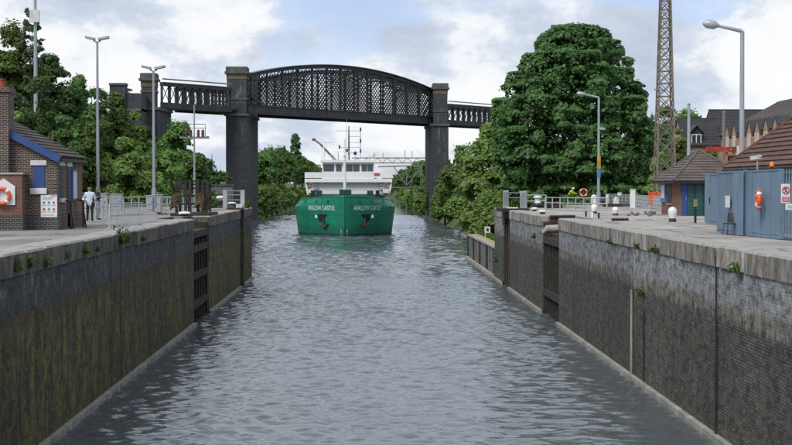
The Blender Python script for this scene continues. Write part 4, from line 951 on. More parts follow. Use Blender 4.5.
# small frame gate at the end of the left wall
t = thing('walkway_gate', 'grey metal gate frame at the far end of the left lock wall', 'gate'); Y = 117.5
for px in (225, 242.5): B('post', 'galv', t, AX(px, Y)-.16, AX(px, Y)+.16, Y-.1, Y+.1, -.03, AZ(190, Y))
for py in (191, 195, 200): T('rail', 'galv_dark', t, [(AX(225, Y), Y, AZ(py, Y)), (AX(242.5, Y), Y, AZ(py, Y))], .04)
B('deck_plate', 'rust', t, AX(228, Y), AX(244, Y), Y-1.5, Y+.5, .0, .14); BC('pale_block', 'white_old', t, AX(237, Y), AX(243.5, Y), Y-.9, Y-.2, .14, .4)
def bollard_box(label, px, py0, py1, wpx):
    p = foot(px, py1); r_ = wpx/2/FPX*p.y; h = AZ(py0, p.y); t = thing('mooring_bollard', label, 'bollard', p, group='white mooring bollards')
    MB().lathe((0, 0, 0), [(r_*1.05, 0), (r_*1.05, h*.12), (r_*.72, h*.2), (r_*.68, h*.55)], 16).build('base', 'black', t, True)
    MB().lathe((0, 0, 0), [(r_*.69, h*.5), (r_*.78, h*.62), (r_*1.1, h*.72), (r_*1.12, h*.86), (r_*.8, h*.98), (r_*.2, h*1.01)], 16).build('head', 'white', t, True); return t
bollard_box('white mooring bollard left of the small metal gate frame', 220.5, 195.5, 205, 8)
def horn_bollard(label, px, py0, py1, wpx):
    p = foot(px, py1); r_ = wpx/2/FPX*p.y; h = AZ(py0, p.y); t = thing('mooring_bollard', label, 'bollard', p, group='white mooring bollards')
    MB().lathe((0, 0, 0), [(r_*1.25, 0), (r_*1.3, h*.2), (r_*.95, h*.36), (r_*.9, h*.4)], 18).build('base', 'black', t, True)
    MB().lathe((0, 0, 0), [(r_*.85, h*.36), (r_*.62, h*.48), (r_*.6, h*.7), (r_*.95, h*.82), (r_*.98, h*.94), (r_*.6, h*1.0), (r_*.1, h*1.02)], 18).build('head', 'white', t, True)
horn_bollard('white waisted mooring bollard on black base near the footbridge end panels', 537.8, 195.5, 207.5, 9)
def ball_bollard(label, px, py0, py1, wpx):
    p = foot(px, py1); r_ = wpx/2/FPX*p.y; h = AZ(py0, p.y); t = thing('mooring_bollard', label, 'bollard', p, group='white mooring bollards')
    MB().lathe((0, 0, 0), [(r_*.9, 0), (r_*.82, h*.08), (r_*.72, h*.3)], 16).build('base', 'black', t, True)
    MB().lathe((0, 0, 0), [(r_*.73, h*.22), (r_*.8, h*.4), (r_, h*.62), (r_*.95, h*.82), (r_*.6, h*.97), (r_*.1, h*1.01)], 18).build('head', 'white', t, True)
ball_bollard('round white bollard below the white control unit, right quay', 594.3, 204, 213.5, 6.6)
ball_bollard('round white bollard in front of the small brick retaining wall', 615.5, 206.5, 215.5, 7)
ball_bollard('large white round topped bollard left of the brick shed', 672.5, 206.5, 222, 9)
def white_unit(label, px, py0, py1, wpx, Y):
    x = AX(px, Y); wd = wpx/2/FPX*Y; t = thing('control_unit', label, 'control unit', (x, Y, -.03)); h0, h1 = AZ(py1, Y), AZ(py0, Y)
    T('pedestal', 'galv', t, [(0, 0, 0), (0, 0, h0+.1)], wd*.5); BC('housing', 'white', t, -wd, wd, -wd*.8, wd*.8, h0+.05, h1-.1, .06); MB().lathe((0, 0, h1-.1), [(wd*.9, 0), (wd*.8, .08), (wd*.3, .16)], 14).build('hood', 'white_old', t, True)
white_unit('white pedestal unit behind the railing, left one', 594, 195, 204, 6, 140); white_unit('white pedestal unit above the small brick retaining wall', 616.3, 197.5, 205, 5.4, 140)
B('lamp', 'white', bpy.data.objects['control_unit.001'], .1, .42, -.3, 0, .95, 1.22)

# ---------------------------------------------------------------- right quay railings, worker's area
t = thing('footbridge_end_panels', 'pair of grey mesh panels at the far end of the right lock wall', 'panel')
Y = 117
for px0, px1, py0 in ((503, 508.5, 190.5), (520, 527, 191)):
    pn = B('panel', 'galv', t, AX(px0, Y), AX(px1, Y), Y-.05, Y+.01, AZ(208, Y), AZ(py0, Y))
    for k in range(5): B('slat', 'galv_dark', pn, lerp(AX(px0, Y), AX(px1, Y), (k+.8)/5.6)-.015, lerp(AX(px0, Y), AX(px1, Y), (k+.8)/5.6)+.015, Y-.075, Y-.051, AZ(206, Y), AZ(py0+1.2, Y))
    MB().bar((AX(px1, Y), Y, AZ(py0, Y)), (AX(px1, Y), Y+2, AZ(py0, Y)), .05).build('stay', 'galv', t)
for py in (193, 198): T('rail', 'galv_dark', t, [(AX(508, Y+1.5), Y+1.5, AZ(py, Y)), (AX(521, Y+1.5), Y+1.5, AZ(py, Y))], .04)
B('deck', 'dark_metal', t, AX(500.5, 115), AX(527, 115), 113.2, 118.9, -.15, .12); B('pale_cover', 'white_old', t, AX(507, 115), AX(517, 115), 114.2, 115.2, .121, .2)
rail_fence('near grey railing along the right quay before the round bollards', [g(545, 209.5), g(592, 211), g(607, 211)], .95, 2, 1.3, .04)
rail_fence('railing slanting down beside the near railing on the right quay', [g(526, 208.5), g(546, 208.5)], 1.1, 2, 2, .035)
rail_fence('long grey railing running behind the workers to the brick shed', [g(560, 204), g(606, 204.5), g(633, 206.5), g(662, 211)], 1.05, 3, 1.9, .035, balusters=.5)
p0 = foot(632.7, 208); t = thing('white_post', 'stout white gate post in the long railing on the right quay', 'post', p0); BC('shaft', 'white', t, -.2, .2, -.15, .15, 0, 1.5); B('cap', 'white_old', t, -.23, .23, -.18, .18, 1.5, 1.56)
p0 = foot(607, 205); t = thing('white_post', 'slim white post in the long railing beside the street lamp', 'post', p0); BC('shaft', 'white', t, -.12, .12, -.12, .12, 0, 1.0); B('cap', 'white_old', t, -.14, .14, -.14, .14, 1.0, 1.06)
t = thing('retaining_wall', 'low dark red brick wall beside the worker under the big tree', 'wall'); Y = 152
B('wall', 'dark_red_wall', t, AX(560, Y), AX(600, Y), Y, Y+.4, -.3, AZ(195.5, Y)); B('coping', 'cap_stone', t, AX(559.5, Y), AX(600.5, Y), Y-.05, Y+.45, AZ(195.5, Y), AZ(194.8, Y))
t = thing('retaining_wall', 'low brown brick planter wall in front of the grass patch', 'wall'); Y = 133
B('wall', 'dark_red_wall', t, AX(603, Y), AX(622, Y), Y, Y+.4, -.3, AZ(204.5, Y)); B('coping', 'cap_stone', t, AX(602.7, Y), AX(655, Y), Y-.05, Y+.45, AZ(204.5, Y), AZ(203.8, Y)); B('grey_wall', 'stone_grey', t, AX(622.1, Y), AX(655, Y), Y+.02, Y+.4, -.3, AZ(204.6, Y))
t = thing('stone_pile', 'grey rubble stones piled under the fence by the lattice mast', 'stones')
for k in range(16):
    px = rr.uniform(628, 656); p = G(px, rr.uniform(212, 216)-.1*(655-px)*.1, 0); q = rr.uniform(.07, .15); MB().lathe(p, [(q*.7, -.05), (q, q*.3), (q*.8, q*.7), (q*.2, q*.9)], 7).build('stone', 'stone_grey', t)
t = thing('mooring_chain', 'heap of rusty chain lying on the right quay by the railing', 'chain')
pts = [G(612+k*.65, 219+math.sin(k*1.3)*.7, .03) for k in range(26)]; MB().tube(pts, .05, 6).build('chain', 'rust', t, True)
t = thing('stored_timber', 'dark beams and a slanting prop lying beside the near railing', 'timber'); 
for k, (a, b) in enumerate((((549, 207), (558, 203)), ((552, 208.5), (561, 206)), ((547, 205), (555, 207)))): q0, q1 = A(a[0], a[1], 124), A(b[0], b[1], 126); MB().bar(q0, q1, .28, .28).build('beam', ('timber', 'rust', 'black')[k], t)
tag(MB().hexa([(AX(618, 136), 133.5, -.4), (AX(665, 136), 133.5, -.4), (AX(690, 136), 190, -.4), (AX(618, 136), 190, -.4)], [(AX(618, 136), 133.5, .02), (AX(665, 136), 133.5, .02), (AX(690, 136), 190, .5), (AX(618, 136), 190, .5)]).build('lawn', 'ground'), kind='structure')
lifebuoy('orange lifebuoy on a stand beside the worker under the big tree', (AX(583.5, 148), 148, AZ(192.5, 148)), 'y', .33, .085)
T('stand', 'galv', bpy.data.objects['lifebuoy.001'], [(0, .12, -1.35), (0, .12, .35)], .05)
t = thing('safety_netting', 'orange plastic netting on the fence by the lattice mast', 'netting'); Y = 118
for px0, px1 in ((649, 656), (656.5, 663)):
    for k in range(5): MB().bar((AX(px0, Y), Y, AZ(193+k*2.6, Y)), (AX(px1, Y), Y, AZ(192.6+k*2.6, Y)), .05, .09).build('strand', 'orange', t)
    for k in range(5): x = lerp(AX(px0, Y), AX(px1, Y), k/4); MB().bar((x, Y-.03, AZ(204, Y)), (x, Y-.03, AZ(192, Y)), .07, .03).build('strand', 'orange', t)
    T('stake', 'galv', t, [(AX(px0, Y), Y+.06, -.03), (AX(px0, Y), Y+.06, AZ(191, Y))], .03)

# ---------------------------------------------------------------- lattice mast
Y = 122; x0 = AX(664.5, Y); t = thing('lattice_mast', 'tall open steel lattice mast rising out of the picture beside the shed', 'mast', (x0, Y, -.03))
hw = lambda z: max(.26, .78-z*.027)
Zt = 21
for sx in (-1, 1):
    for sy in (-1, 1): MB().bar((sx*hw(0), sy*hw(0), 0), (sx*hw(Zt), sy*hw(Zt), Zt), .11, .11).build('leg', 'pole_wood', t)
z = 0; k = 0
while z < Zt-.5:
    z2 = min(Zt, z+hw(z)*1.9); a, b = hw(z), hw(z2)
    for (sx0, sy0, sx1, sy1) in ((-1, -1, 1, -1), (1, -1, 1, 1), (1, 1, -1, 1), (-1, 1, -1, -1)):
        MB().bar((sx0*a, sy0*a, z), (sx1*b, sy1*b, z2), .06, .06).build('brace', 'pole_wood', t); MB().bar((sx1*a, sy1*a, z), (sx0*b, sy0*b, z2), .06, .06).build('brace', 'pole_wood', t)
        MB().bar((sx0*b, sy0*b, z2), (sx1*b, sy1*b, z2), .06, .06).build('girt', 'pole_wood', t)
    z = z2; k += 1
T('bracket_arm', 'galv_dark', t, [(0, -.6, AZ(90, Y)), (-.95, -.6, AZ(89.3, Y))], .05)
# plain poles
for px, py0, r_, Yp, mat_, lab in ((688.5, 104, .13, 112, 'pole_grey', 'bare grey pole standing behind the brick shed roof'), (723.5, 112, .13, 105, 'pole_wood', 'brown wooden pole behind the red beam')):
    t = thing('utility_pole', lab, 'pole', (AX(px, Yp), Yp, -.03)); T('shaft', mat_, t, [(0, 0, 0), (0, 0, AZ(py0, Yp))], [r_*1.15, r_*.8]); MB().lathe((0, 0, AZ(py0, Yp)), [(r_*.85, -.05), (r_*.9, .03), (r_*.3, .12)], 10).build('cap', 'galv_dark', t, True)
t = thing('barrier_beam', 'red painted steel beam with white upright behind the shed roof', 'beam'); Y = 96
BC('beam', 'red_paint', t, AX(706, Y), AX(732, Y), Y-.12, Y+.12, AZ(151.5, Y), AZ(146.8, Y)); BC('beam_end', 'steel_red', t, AX(732.1, Y), AX(744.5, Y), Y-.13, Y+.13, AZ(151.5, Y), AZ(146.6, Y))
B('upright', 'white_old', t, AX(736, Y), AX(740, Y), Y-.22, Y-.135, -.03, AZ(146, Y)); B('lamp', 'orange', t, AX(729, Y), AX(731, Y), Y-.2, Y-.13, AZ(150.5, Y), AZ(148.5, Y)); MB().bar((AX(708, Y), Y+.2, -.03), (AX(708, Y), Y+.2, AZ(148, Y)), .14).build('leg', 'steel_red', t)

# ---------------------------------------------------------------- brick shed with pyramid roof
sh = thing('brick_shed', 'small red brick shed with brown pyramid roof and blue door', 'shed')
x0, x1, y0, y1 = 19.0, 24.0, 93, 99
B('wall', 'red_brick', sh, x0, x1, y0, y1, -.03, 2.15)
ez, apx = 2.05, (20.75, 96, 3.95); e = .55
cn = [(x0-e, y0-e, ez), (x1+e-1, y0-e, ez), (x1+e-1, y1+e, ez), (x0-e, y1+e, ez)]
rf = MB().add([*[(x, y_, z-.12) for x, y_, z in cn], *cn, (apx[0], apx[1], apx[2]-.05)], [(3, 2, 1, 0), (0, 1, 5, 4), (1, 2, 6, 5), (2, 3, 7, 6), (3, 0, 4, 7), (4, 5, 8), (5, 6, 8), (6, 7, 8), (7, 4, 8)]).build('roof', 'black', sh)
for a, b in ((3, 0), (0, 1), (1, 2), (2, 3)): slope_courses(rf, 'tile_grey', Vector(cn[a])+Vector((0, 0, .01)), Vector(cn[b])+Vector((0, 0, .01)), Vector(apx)+(Vector(cn[a])-Vector(apx))*.02, Vector(apx)+(Vector(cn[b])-Vector(apx))*.02, 11, .05)
for a in range(4): T('hip_tile', 'tile_grey', rf, [Vector(cn[a])+Vector((0, 0, .08)), Vector(apx)+Vector((0, 0, .08))], .09, 6)
d = B('door', 'blue_paint', sh, AX(681.5, y0), AX(687, y0), y0-.05, y0+.02, .0, 2.0); B('door_handle', 'galv', d, AX(686, y0), AX(686.4, y0), y0-.09, y0-.051, .95, 1.1)
sh2 = B('shutter', 'green_door', sh, AX(687.3, y0), AX(722, y0), y0-.05, y0+.02, .0, 2.0)
for k in range(17): B('slat', 'green_door', sh2, AX(687.4, y0), AX(721.9, y0), y0-.075, y0-.051, .03+k*.115, .11+k*.115)
for px in (694.5, 703): B('mullion', 'navy', sh2, AX(px, y0)-.03, AX(px, y0)+.03, y0-.1, y0-.052, 0, 2)
sy = lambda px: x0*FPX/(px-VPX)
yw = sorted((sy(668.5), sy(672.5))); wn = B('window', 'black', sh, x0-.02, x0+.1, yw[0], yw[1], .7, 1.9); B('sill', 'stone_pale', wn, x0-.08, x0+.1, yw[0]-.1, yw[1]+.1, .6, .695)
t = thing('notice_board', 'blue and white notice board on the canal side of the shed', 'notice board'); yw = sorted((sy(662.5), sy(667.3))); B('board', 'sign_blue', t, x0-.08, x0-.003, yw[0], yw[1], .75, 2.0); B('sheet', 'white', t, x0-.09, x0-.081, yw[0]+.3, yw[1]-.3, 1.0, 1.85)
# post with sign in front
p = foot(695.3, 223); t = thing('sign_post', 'short black post with small brass plate before the green doors', 'post', p); T('shaft', 'black', t, [(0, 0, 0), (0, 0, 1.15)], .06); BC('plate', 'brass', t, -.1, .1, -.09, -.05, .8, 1.15)

# ---------------------------------------------------------------- blue steel enclosure
fb = thing('steel_fence', 'blue grey steel panel fence and gates enclosing the brown roofed building', 'fence')
def panels(pts, n, h0, h1, seed):
    a, b = Vector((*pts[0], 0)), Vector((*pts[1], 0)); u = (b-a).normalized(); nr = Vector((-u.y, u.x, 0)); rr = random.Random(seed)
    for i in range(n):
        p, q = a.lerp(b, i/n)+u*.015, a.lerp(b, (i+1)/n)-u*.015; o = nr*rr.uniform(-.012, .012); t_ = nr*.03; ha, hb = lerp(h0, h1, i/n), lerp(h0, h1, (i+1)/n)
        P_ = MB().hexa([p+o-t_, q+o-t_, q+o+t_, p+o+t_], [v+Vector((0, 0, hh)) for v, hh in ((p+o-t_, ha), (q+o-t_, hb), (q+o+t_, hb), (p+o+t_, ha))]).build('panel', 'fence_blue', fb)
        s_ = q-u*.06+o; MB().bar(s_+Vector((0, 0, .05)), s_+Vector((0, 0, hb-.03)), .05, .10, up=nr).build('rib', 'fence_blue', P_)
    for e_ in (a, b): MB().bar(e_, e_+Vector((0, 0, max(h0, h1)+.03)), .11, .11).build('post', 'fence_blue', fb)
    MB().bar(a+Vector((0, 0, h0)), b+Vector((0, 0, h1)), .1, .06).build('top_rail', 'fence_blue', fb)
    MB().bar(a+nr*.0+Vector((0, 0, .16)), b+Vector((0, 0, .16)), .09, .06).build('bottom_rail', 'fence_blue', fb)
P = lambda px, py: tuple(G(px, py, 0).xy)
panels([P(706, 222.5), P(721, 225)], 3, 2.32, 2.32, 1)
panels([P(718.5, 232), P(741.5, 235.3)], 3, 2.3, 2.3, 2)
panels([P(745, 235.2), P(781, 239)], 4, 2.3, 2.33, 3)
hp = G(709, 224, 0); MB().bar(hp+Vector((0, -.08, .95)), hp+Vector((0, -.08, 1.25)), .05).build('handle', 'black', fb)
lp = G(729.5, 233.8, 0); B('plate', 'white', fb, lp.x-.11, lp.x-.06, lp.y-.3, lp.y+.25, .98, 1.42)
# palisade continuing right
pa = thing('palisade_fence', 'blue palisade fence section at the right edge with pointed pales', 'fence')
a, b = Vector((*P(783.5, 239.4), 0)), Vector((*P(815, 243), 0)); n = 12
for i in range(n):
    p = a.lerp(b, i/(n-1)); m = MB(); m.add([(p.x-.01, p.y-.05, .05), (p.x-.01, p.y+.05, .05), (p.x-.01, p.y+.05, 2.2), (p.x-.01, p.y, 2.35), (p.x-.01, p.y-.05, 2.2), (p.x+.01, p.y-.05, .05), (p.x+.01, p.y+.05, .05), (p.x+.01, p.y+.05, 2.2), (p.x+.01, p.y, 2.35), (p.x+.01, p.y-.05, 2.2)],
        [(0, 1, 2, 3, 4), (9, 8, 7, 6, 5)]+[(k, k+5, (k+1) % 5+5, (k+1) % 5) for k in range(5)]); m.build('pale', 'fence_blue', pa)
for z in (.4, 1.9): MB().bar(a+Vector((.05, 0, z)), b+Vector((.05, 0, z)), .05, .08).build('rail', 'fence_blue', pa)
# signs on it
def flat_sign(name, label, px0, px1, py0, py1, Y, parts):
    t = thing(name, label, 'sign'); xa, xb, za, zb = AX(px0, Y), AX(px1, Y), AZ(py1, Y), AZ(py0, Y)
    bd = BC('board', 'white', t, xa, xb, Y-.03, Y, za, zb, .008); parts(t, xa, xb, za, zb, Y); return t
def no_entry(t, xa, xb, za, zb, Y):
    c = ((xa+xb)/2, Y-.035, lerp(za, zb, .66)); r_ = (xb-xa)*.37
    MB().torus(c, r_, .018, 'y', 20, 6).build('ring', 'sign_red', t, True); MB().bar((c[0]-r_*.7, Y-.04, c[2]+r_*.7), (c[0]+r_*.7, Y-.04, c[2]-r_*.7), .02, .03).build('slash', 'sign_red', t)
    m = MB(); m.tube([(c[0], Y-.036, c[2]+r_*.5), (c[0], Y-.034, c[2]+r_*.56)], .03, 8); m.bar((c[0], Y-.034, c[2]+r_*.4), (c[0], Y-.034, c[2]-.02), .035, .004, up=(0, 1, 0)); m.bar((c[0], Y-.034, c[2]-.02), (c[0]-.05, Y-.034, c[2]-r_*.7), .02, .004, up=(0, 1, 0)); m.bar((c[0], Y-.034, c[2]-.02), (c[0]+.05, Y-.034, c[2]-r_*.7), .02, .004, up=(0, 1, 0)); m.build('walking_figure', 'black', t)
    B('red_panel', 'sign_red', t, lerp(xa, xb, .1), lerp(xa, xb, .9), Y-.036, Y-.031, lerp(za, zb, .06), lerp(za, zb, .32))
    for k in range(3): B('text_line', 'white', t, lerp(xa, xb, .2), lerp(xa, xb, .8), Y-.04, Y-.037, lerp(za, zb, .11+k*.07), lerp(za, zb, .135+k*.07))
flat_sign('no_entry_sign', 'white sign with red ring and red panel on the palisade fence', 781, 790, 184, 203, 50.4, no_entry)
def blank(t, xa, xb, za, zb, Y):
    for k in range(2): B('text_line', 'galv', t, lerp(xa, xb, .15), lerp(xa, xb, .85), Y-.036, Y-.031, lerp(za, zb, .3+k*.3), lerp(za, zb, .4+k*.3))
flat_sign('notice_sign', 'small white notice at the right edge below the red ringed sign', 785.5, 797, 203.8, 210, 49.9, blank)
# lifebuoy seen edge on
q = A(763, 200, 53.1); lifebuoy('orange lifebuoy seen edge on, hung on the blue steel fence', (q.x-.16, q.y, q.z), 'x', .27, .085, R(-6))
# chair
p = G(731, 235.3, -.03); ch = thing('plastic_chair', 'black plastic chair standing in front of the blue steel fence', 'chair', (p.x, p.y, -.03), R(-35))
MB().hexa([(-.22, -.22, .43), (.22, -.22, .43), (.2, .2, .40), (-.2, .2, .40)], [(-.22, -.22, .455), (.22, -.22, .455), (.2, .2, .425), (-.2, .2, .425)]).build('seat', 'black', ch)
bk = MB()
for i in range(6):
    u0, u1 = -1+i/3, -1+(i+1)/3; f = lambda u, z: (u*.22, .22+.06*(z-.45)/.35-.05*u*u, z)
    P4 = [f(u0, .46), f(u1, .46), f(u1, .82), f(u0, .82)]
    if i in (2, 3): bk.hexa([f(u0, .46), f(u1, .46), f(u1, .68), f(u0, .68)], [(x, y_+.02, z) for x, y_, z in (f(u0, .46), f(u1, .46), f(u1, .68), f(u0, .68))]); bk.hexa([f(u0, .76), f(u1, .76), f(u1, .82), f(u0, .82)], [(x, y_+.02, z) for x, y_, z in (f(u0, .76), f(u1, .76), f(u1, .82), f(u0, .82))])
    else: bk.hexa(P4, [(x, y_+.02, z) for x, y_, z in P4])
bk.build('backrest', 'black', ch)
for sx in (-1, 1):
    for s2 in (-1, 1): T('leg', 'black', ch, [(sx*.19, s2*.17, .42), (sx*.24, s2*.25, 0)], .014, 6)
# brown roofed building
bb = thing('lockside_building', 'low building with brown tiled hip roof behind the blue steel fence', 'building')
ex, ey, ezz = 15.4, 66.2, 2.5
B('wall', 'fence_blue', bb, ex+.35, 30, 40, ey-.35, -.03, ezz+.05); run = 6.0; sl = .86
c0, c1, r0, r1 = Vector((ex, 40, ezz)), Vector((ex, ey, ezz)), Vector((ex+run, 40, ezz+run*sl)), Vector((ex+run, ey-run, ezz+run*sl))
rf = MB().add([c0, c1, r1, r0, (30, ey, ezz), (30, ey-run, ezz+run*sl)], [(0, 1, 2, 3)[::-1], (1, 4, 5, 2)[::-1], (3, 2, 5)]).build('roof', 'black', bb)
slope_courses(rf, 'tile_brown', c0+Vector((-.02, 0, .02)), c1+Vector((-.02, 0, .02)), r0, r1, 26, .06)
MB().hexa([c1+Vector((0, 0, .02)), Vector((30, ey, ezz+.02)), Vector((30, ey-run, ezz+run*sl+.02)), r1+Vector((0, 0, .02))], [c1+Vector((0, 0, .08)), Vector((30, ey, ezz+.08)), Vector((30, ey-run, ezz+run*sl+.08)), r1+Vector((0, 0, .08))]).build('far_slope', 'tile_brown', rf)
T('hip_tile', 'tile_brown', rf, [c1+Vector((0, 0, .1)), r1+Vector((0, 0, .1))], .1, 6)
B('fascia', 'fence_blue', bb, ex+.01, ex+.06, 40, ey, ezz-.25, ezz-.002); T('gutter', 'black', bb, [(ex-.07, 40, ezz-.03), (ex-.07, ey, ezz-.03)], .06)
q = A(757.5, 163, 59.5); t = thing('security_camera', 'white security camera on a short bracket above the blue fence', 'camera', (q.x, q.y, 0)); T('bracket', 'galv', t, [(0, 0, 2.2), (0, 0, AZ(158.5, 59.5))], .035); MB().bar((-.28, -.05, AZ(158.3, 59.5)), (.12, .02, AZ(156.6, 59.5)), .14, .13).build('housing', 'white', t); B('hood', 'white', t, -.1, .16, -.09, .09, AZ(156.4, 59.5), AZ(155.6, 59.5))
q = A(772, 166, 57); t = thing('warning_beacon', 'small orange warning beacon on the eave behind the fence', 'beacon', (q.x, q.y, 0)); T('stem', 'black', t, [(0, 0, 2.2), (0, 0, AZ(166.5, 57))], .035); MB().lathe((0, 0, AZ(166.5, 57)), [(.09, 0), (.085, .1), (.06, .16), (.01, .18)], 14).build('lens', 'beacon', t, True)

# ---------------------------------------------------------------- houses behind the right quay
def window(parent, axis, c, z0, z1, wd, face, out, mat='white'):   # a window on a wall of constant x or y
    f = MB(); g_ = MB(); d = .06*out
    def bx(m, a, b, za, zb, e0, e1):
        lo, hi = min(face+e0*out, face+e1*out), max(face+e0*out, face+e1*out)
        (m.box(lo, hi, a, b, za, zb) if axis == 'x' else m.box(a, b, lo, hi, za, zb))
    a, b = c-wd/2, c+wd/2; k = .09
    for aa, bb_, za, zb in ((a, a+k, z0, z1), (b-k, b, z0, z1), (a+k, b-k, z0, z0+k), (a+k, b-k, z1-k, z1), (c-k/2, c+k/2, z0+k, z1-k)): bx(f, aa, bb_, za, zb, .002, .08)
    w_ = f.build('window', mat, parent); bx(g_, a+k, b-k, z0+k, z1-k, .002, .03); g_.build('pane', 'glass', w_)
    s_ = MB(); bx(s_, a-.08, b+.08, z0-.12, z0, .002, .14); s_.build('sill', 'stone_pale', w_)
# buff terrace along x = HX
ht = thing('terrace_house', 'long buff brick terrace with a row of small gabled dormers', 'building'); HX = 41.5; ya, yz = 146, 180; ez_, rz_ = 7.7, 11.4
B('wall', 'buff_brick', ht, HX, HX+11, ya, yz, -.4, ez_)
rf = MB().add([(HX-.4, ya, ez_-.1), (HX-.4, yz+.4, ez_-.1), (HX+5.5, yz-5, rz_), (HX+5.5, ya, rz_), (HX+11.4, ya, ez_-.1), (HX+11.4, yz+.4, ez_-.1)], [(3, 2, 1, 0), (4, 5, 2, 3), (5, 1, 2), (0, 4, 3)]).build('roof', 'tile_grey', ht)
slope_courses(rf, 'tile_grey', (HX-.42, ya, ez_-.08), (HX-.42, yz+.3, ez_-.08), (HX+5.5, ya, rz_+.02), (HX+5.5, yz-5, rz_+.02), 22, .05)
bays = [HX*FPX/(px-VPX) for px in (733.5, 740.5, 748.6, 756, 764, 773, 782.5)]
for k, yc in enumerate(bays):
    hw_ = 1.15; gz = ez_-.35
    db = MB().add([(HX-.6, yc-hw_, 5.2), (HX-.6, yc+hw_, 5.2), (HX-.6, yc+hw_, gz), (HX-.6, yc, gz+1.35), (HX-.6, yc-hw_, gz), (HX+3, yc-hw_, 5.2), (HX+3, yc+hw_, 5.2), (HX+3, yc+hw_, gz), (HX+3, yc, gz+1.35), (HX+3, yc-hw_, gz)], [(4, 3, 2, 1, 0), (5, 6, 7, 8, 9), (0, 1, 6, 5), (1, 2, 7, 6), (2, 3, 8, 7), (3, 4, 9, 8), (4, 0, 5, 9)]).build('dormer', 'buff_brick', ht)
    for s_ in (-1, 1): MB().bar((HX+1.3, yc+s_*hw_*.62, gz+.58), (HX+1.31, yc+s_*hw_*.62, gz+.58), .1).build('finial', 'slate', db)
    m = MB()
    for s_ in (-1, 1): m.hexa([(HX-.66, yc+s_*(hw_+.12), gz-.12), (HX-.66, yc, gz+1.38), (HX+3, yc, gz+1.38), (HX+3, yc+s_*(hw_+.12), gz-.12)], [(HX-.66, yc+s_*(hw_+.12), gz-.04), (HX-.66, yc, gz+1.47), (HX+3, yc, gz+1.47), (HX+3, yc+s_*(hw_+.12), gz-.04)])
    m.build('dormer_roof', 'slate', db)
    window(db, 'x', yc, 5.7, 7.3, 1.15, HX-.6, -1); window(ht, 'x', yc, 2.6, 4.2, 1.15, HX, -1)
    T('downpipe', 'steel_red', ht, [(HX-.08, yc+1.55, -.3), (HX-.08, yc+1.55, ez_-.3)], .07)
# near slate gable of the terrace
gb = B('bay', 'slate', ht, HX-.75, HX+2, 149.6, 151.8, 6.0, 7.9); window(gb, 'y', HX-.1, 6.3, 7.7, .9, 149.6, -1)
MB().hexa([(HX-1.0, 149.4, 7.9), (HX+2, 149.4, 7.9), (HX+2, 152, 7.9), (HX-1.0, 152, 7.9)], [(HX-.5, 149.4, 8.5), (HX+2, 149.4, 8.5), (HX+2, 152, 8.5), (HX-.5, 152, 8.5)]).build('bay_roof', 'slate', gb)
def gable_house(label, x0, x1, y0, y1, ez, rz, wall):
    h = thing('brick_house', label, 'building'); yc = (y0+y1)/2
    MB().add([(x0, y0, -.4), (x0, y1, -.4), (x0, y1, ez), (x0, yc, rz-.1), (x0, y0, ez), (x1, y0, -.4), (x1, y1, -.4), (x1, y1, ez), (x1, yc, rz-.1), (x1, y0, ez)], [(4, 3, 2, 1, 0)[::-1], (5, 6, 7, 8, 9)[::-1], (0, 4, 9, 5), (1, 6, 7, 2)]).build('wall', wall, h)
    rf = MB().add([(x0-.1, y0-.3, ez-.15), (x1, y0-.3, ez-.15), (x1, yc, rz), (x0-.1, yc, rz), (x0-.1, y1+.3, ez-.15), (x1, y1+.3, ez-.15)], [(0, 1, 2, 3), (3, 2, 5, 4)]).build('roof', 'slate', h)
    slope_courses(rf, 'slate', (x0-.12, y0-.32, ez-.13), (x1, y0-.32, ez-.13), (x0-.12, yc, rz+.03), (x1, yc, rz+.03), 18, .04)
    T('ridge', 'slate', rf, [(x0-.1, yc, rz+.06), (x1, yc, rz+.06)], .12, 6); return h
h2 = gable_house('taller red brick house with dark slate roof left of the buff terrace', AX(709, 192), AX(756, 192)+6, 187, 197, 8.0, 11.2, 'red_brick')
for px in (722, 727): window(h2, 'y', AX(px, 187), 5.6, 7.2, 1.0, 187, -1)
h1 = gable_house('lower slate roofed house with white gabled dormer behind the shed', AX(677.5, 188), AX(709, 192)-.15, 184.5, 191.5, 6.7, 9.95, 'render_buff')
xd = AX(698, 183.5); dm = MB().add([(xd-.75, 184.6, 6.0), (xd+.75, 184.6, 6.0), (xd+.75, 184.6, 8.2), (xd, 184.6, 9.0), (xd-.75, 184.6, 8.2), (xd-.75, 187.6, 6.0), (xd+.75, 187.6, 6.0), (xd+.75, 187.6, 8.2), (xd, 187.6, 9.0), (xd-.75, 187.6, 8.2)], [(0, 1, 2, 3, 4), (9, 8, 7, 6, 5), (0, 5, 6, 1), (1, 6, 7, 2), (2, 7, 8, 3), (3, 8, 9, 4), (4, 9, 5, 0)]).build('dormer', 'slate', h1)
window(dm, 'y', xd, 6.3, 8.0, 1.2, 184.6, -1)
m = MB()
for s_ in (-1, 1): m.hexa([(xd+s_*.95, 184.3, 8.02), (xd, 184.3, 9.02), (xd, 187.6, 9.02), (xd+s_*.95, 187.6, 8.02)], [(xd+s_*.95, 184.3, 8.12), (xd, 184.3, 9.14), (xd, 187.6, 9.14), (xd+s_*.95, 187.6, 8.12)])
m.build('dormer_roof', 'slate_brown', dm)
window(h1, 'y', xd, 3.2, 4.6, 1.2, 184.5, -1)

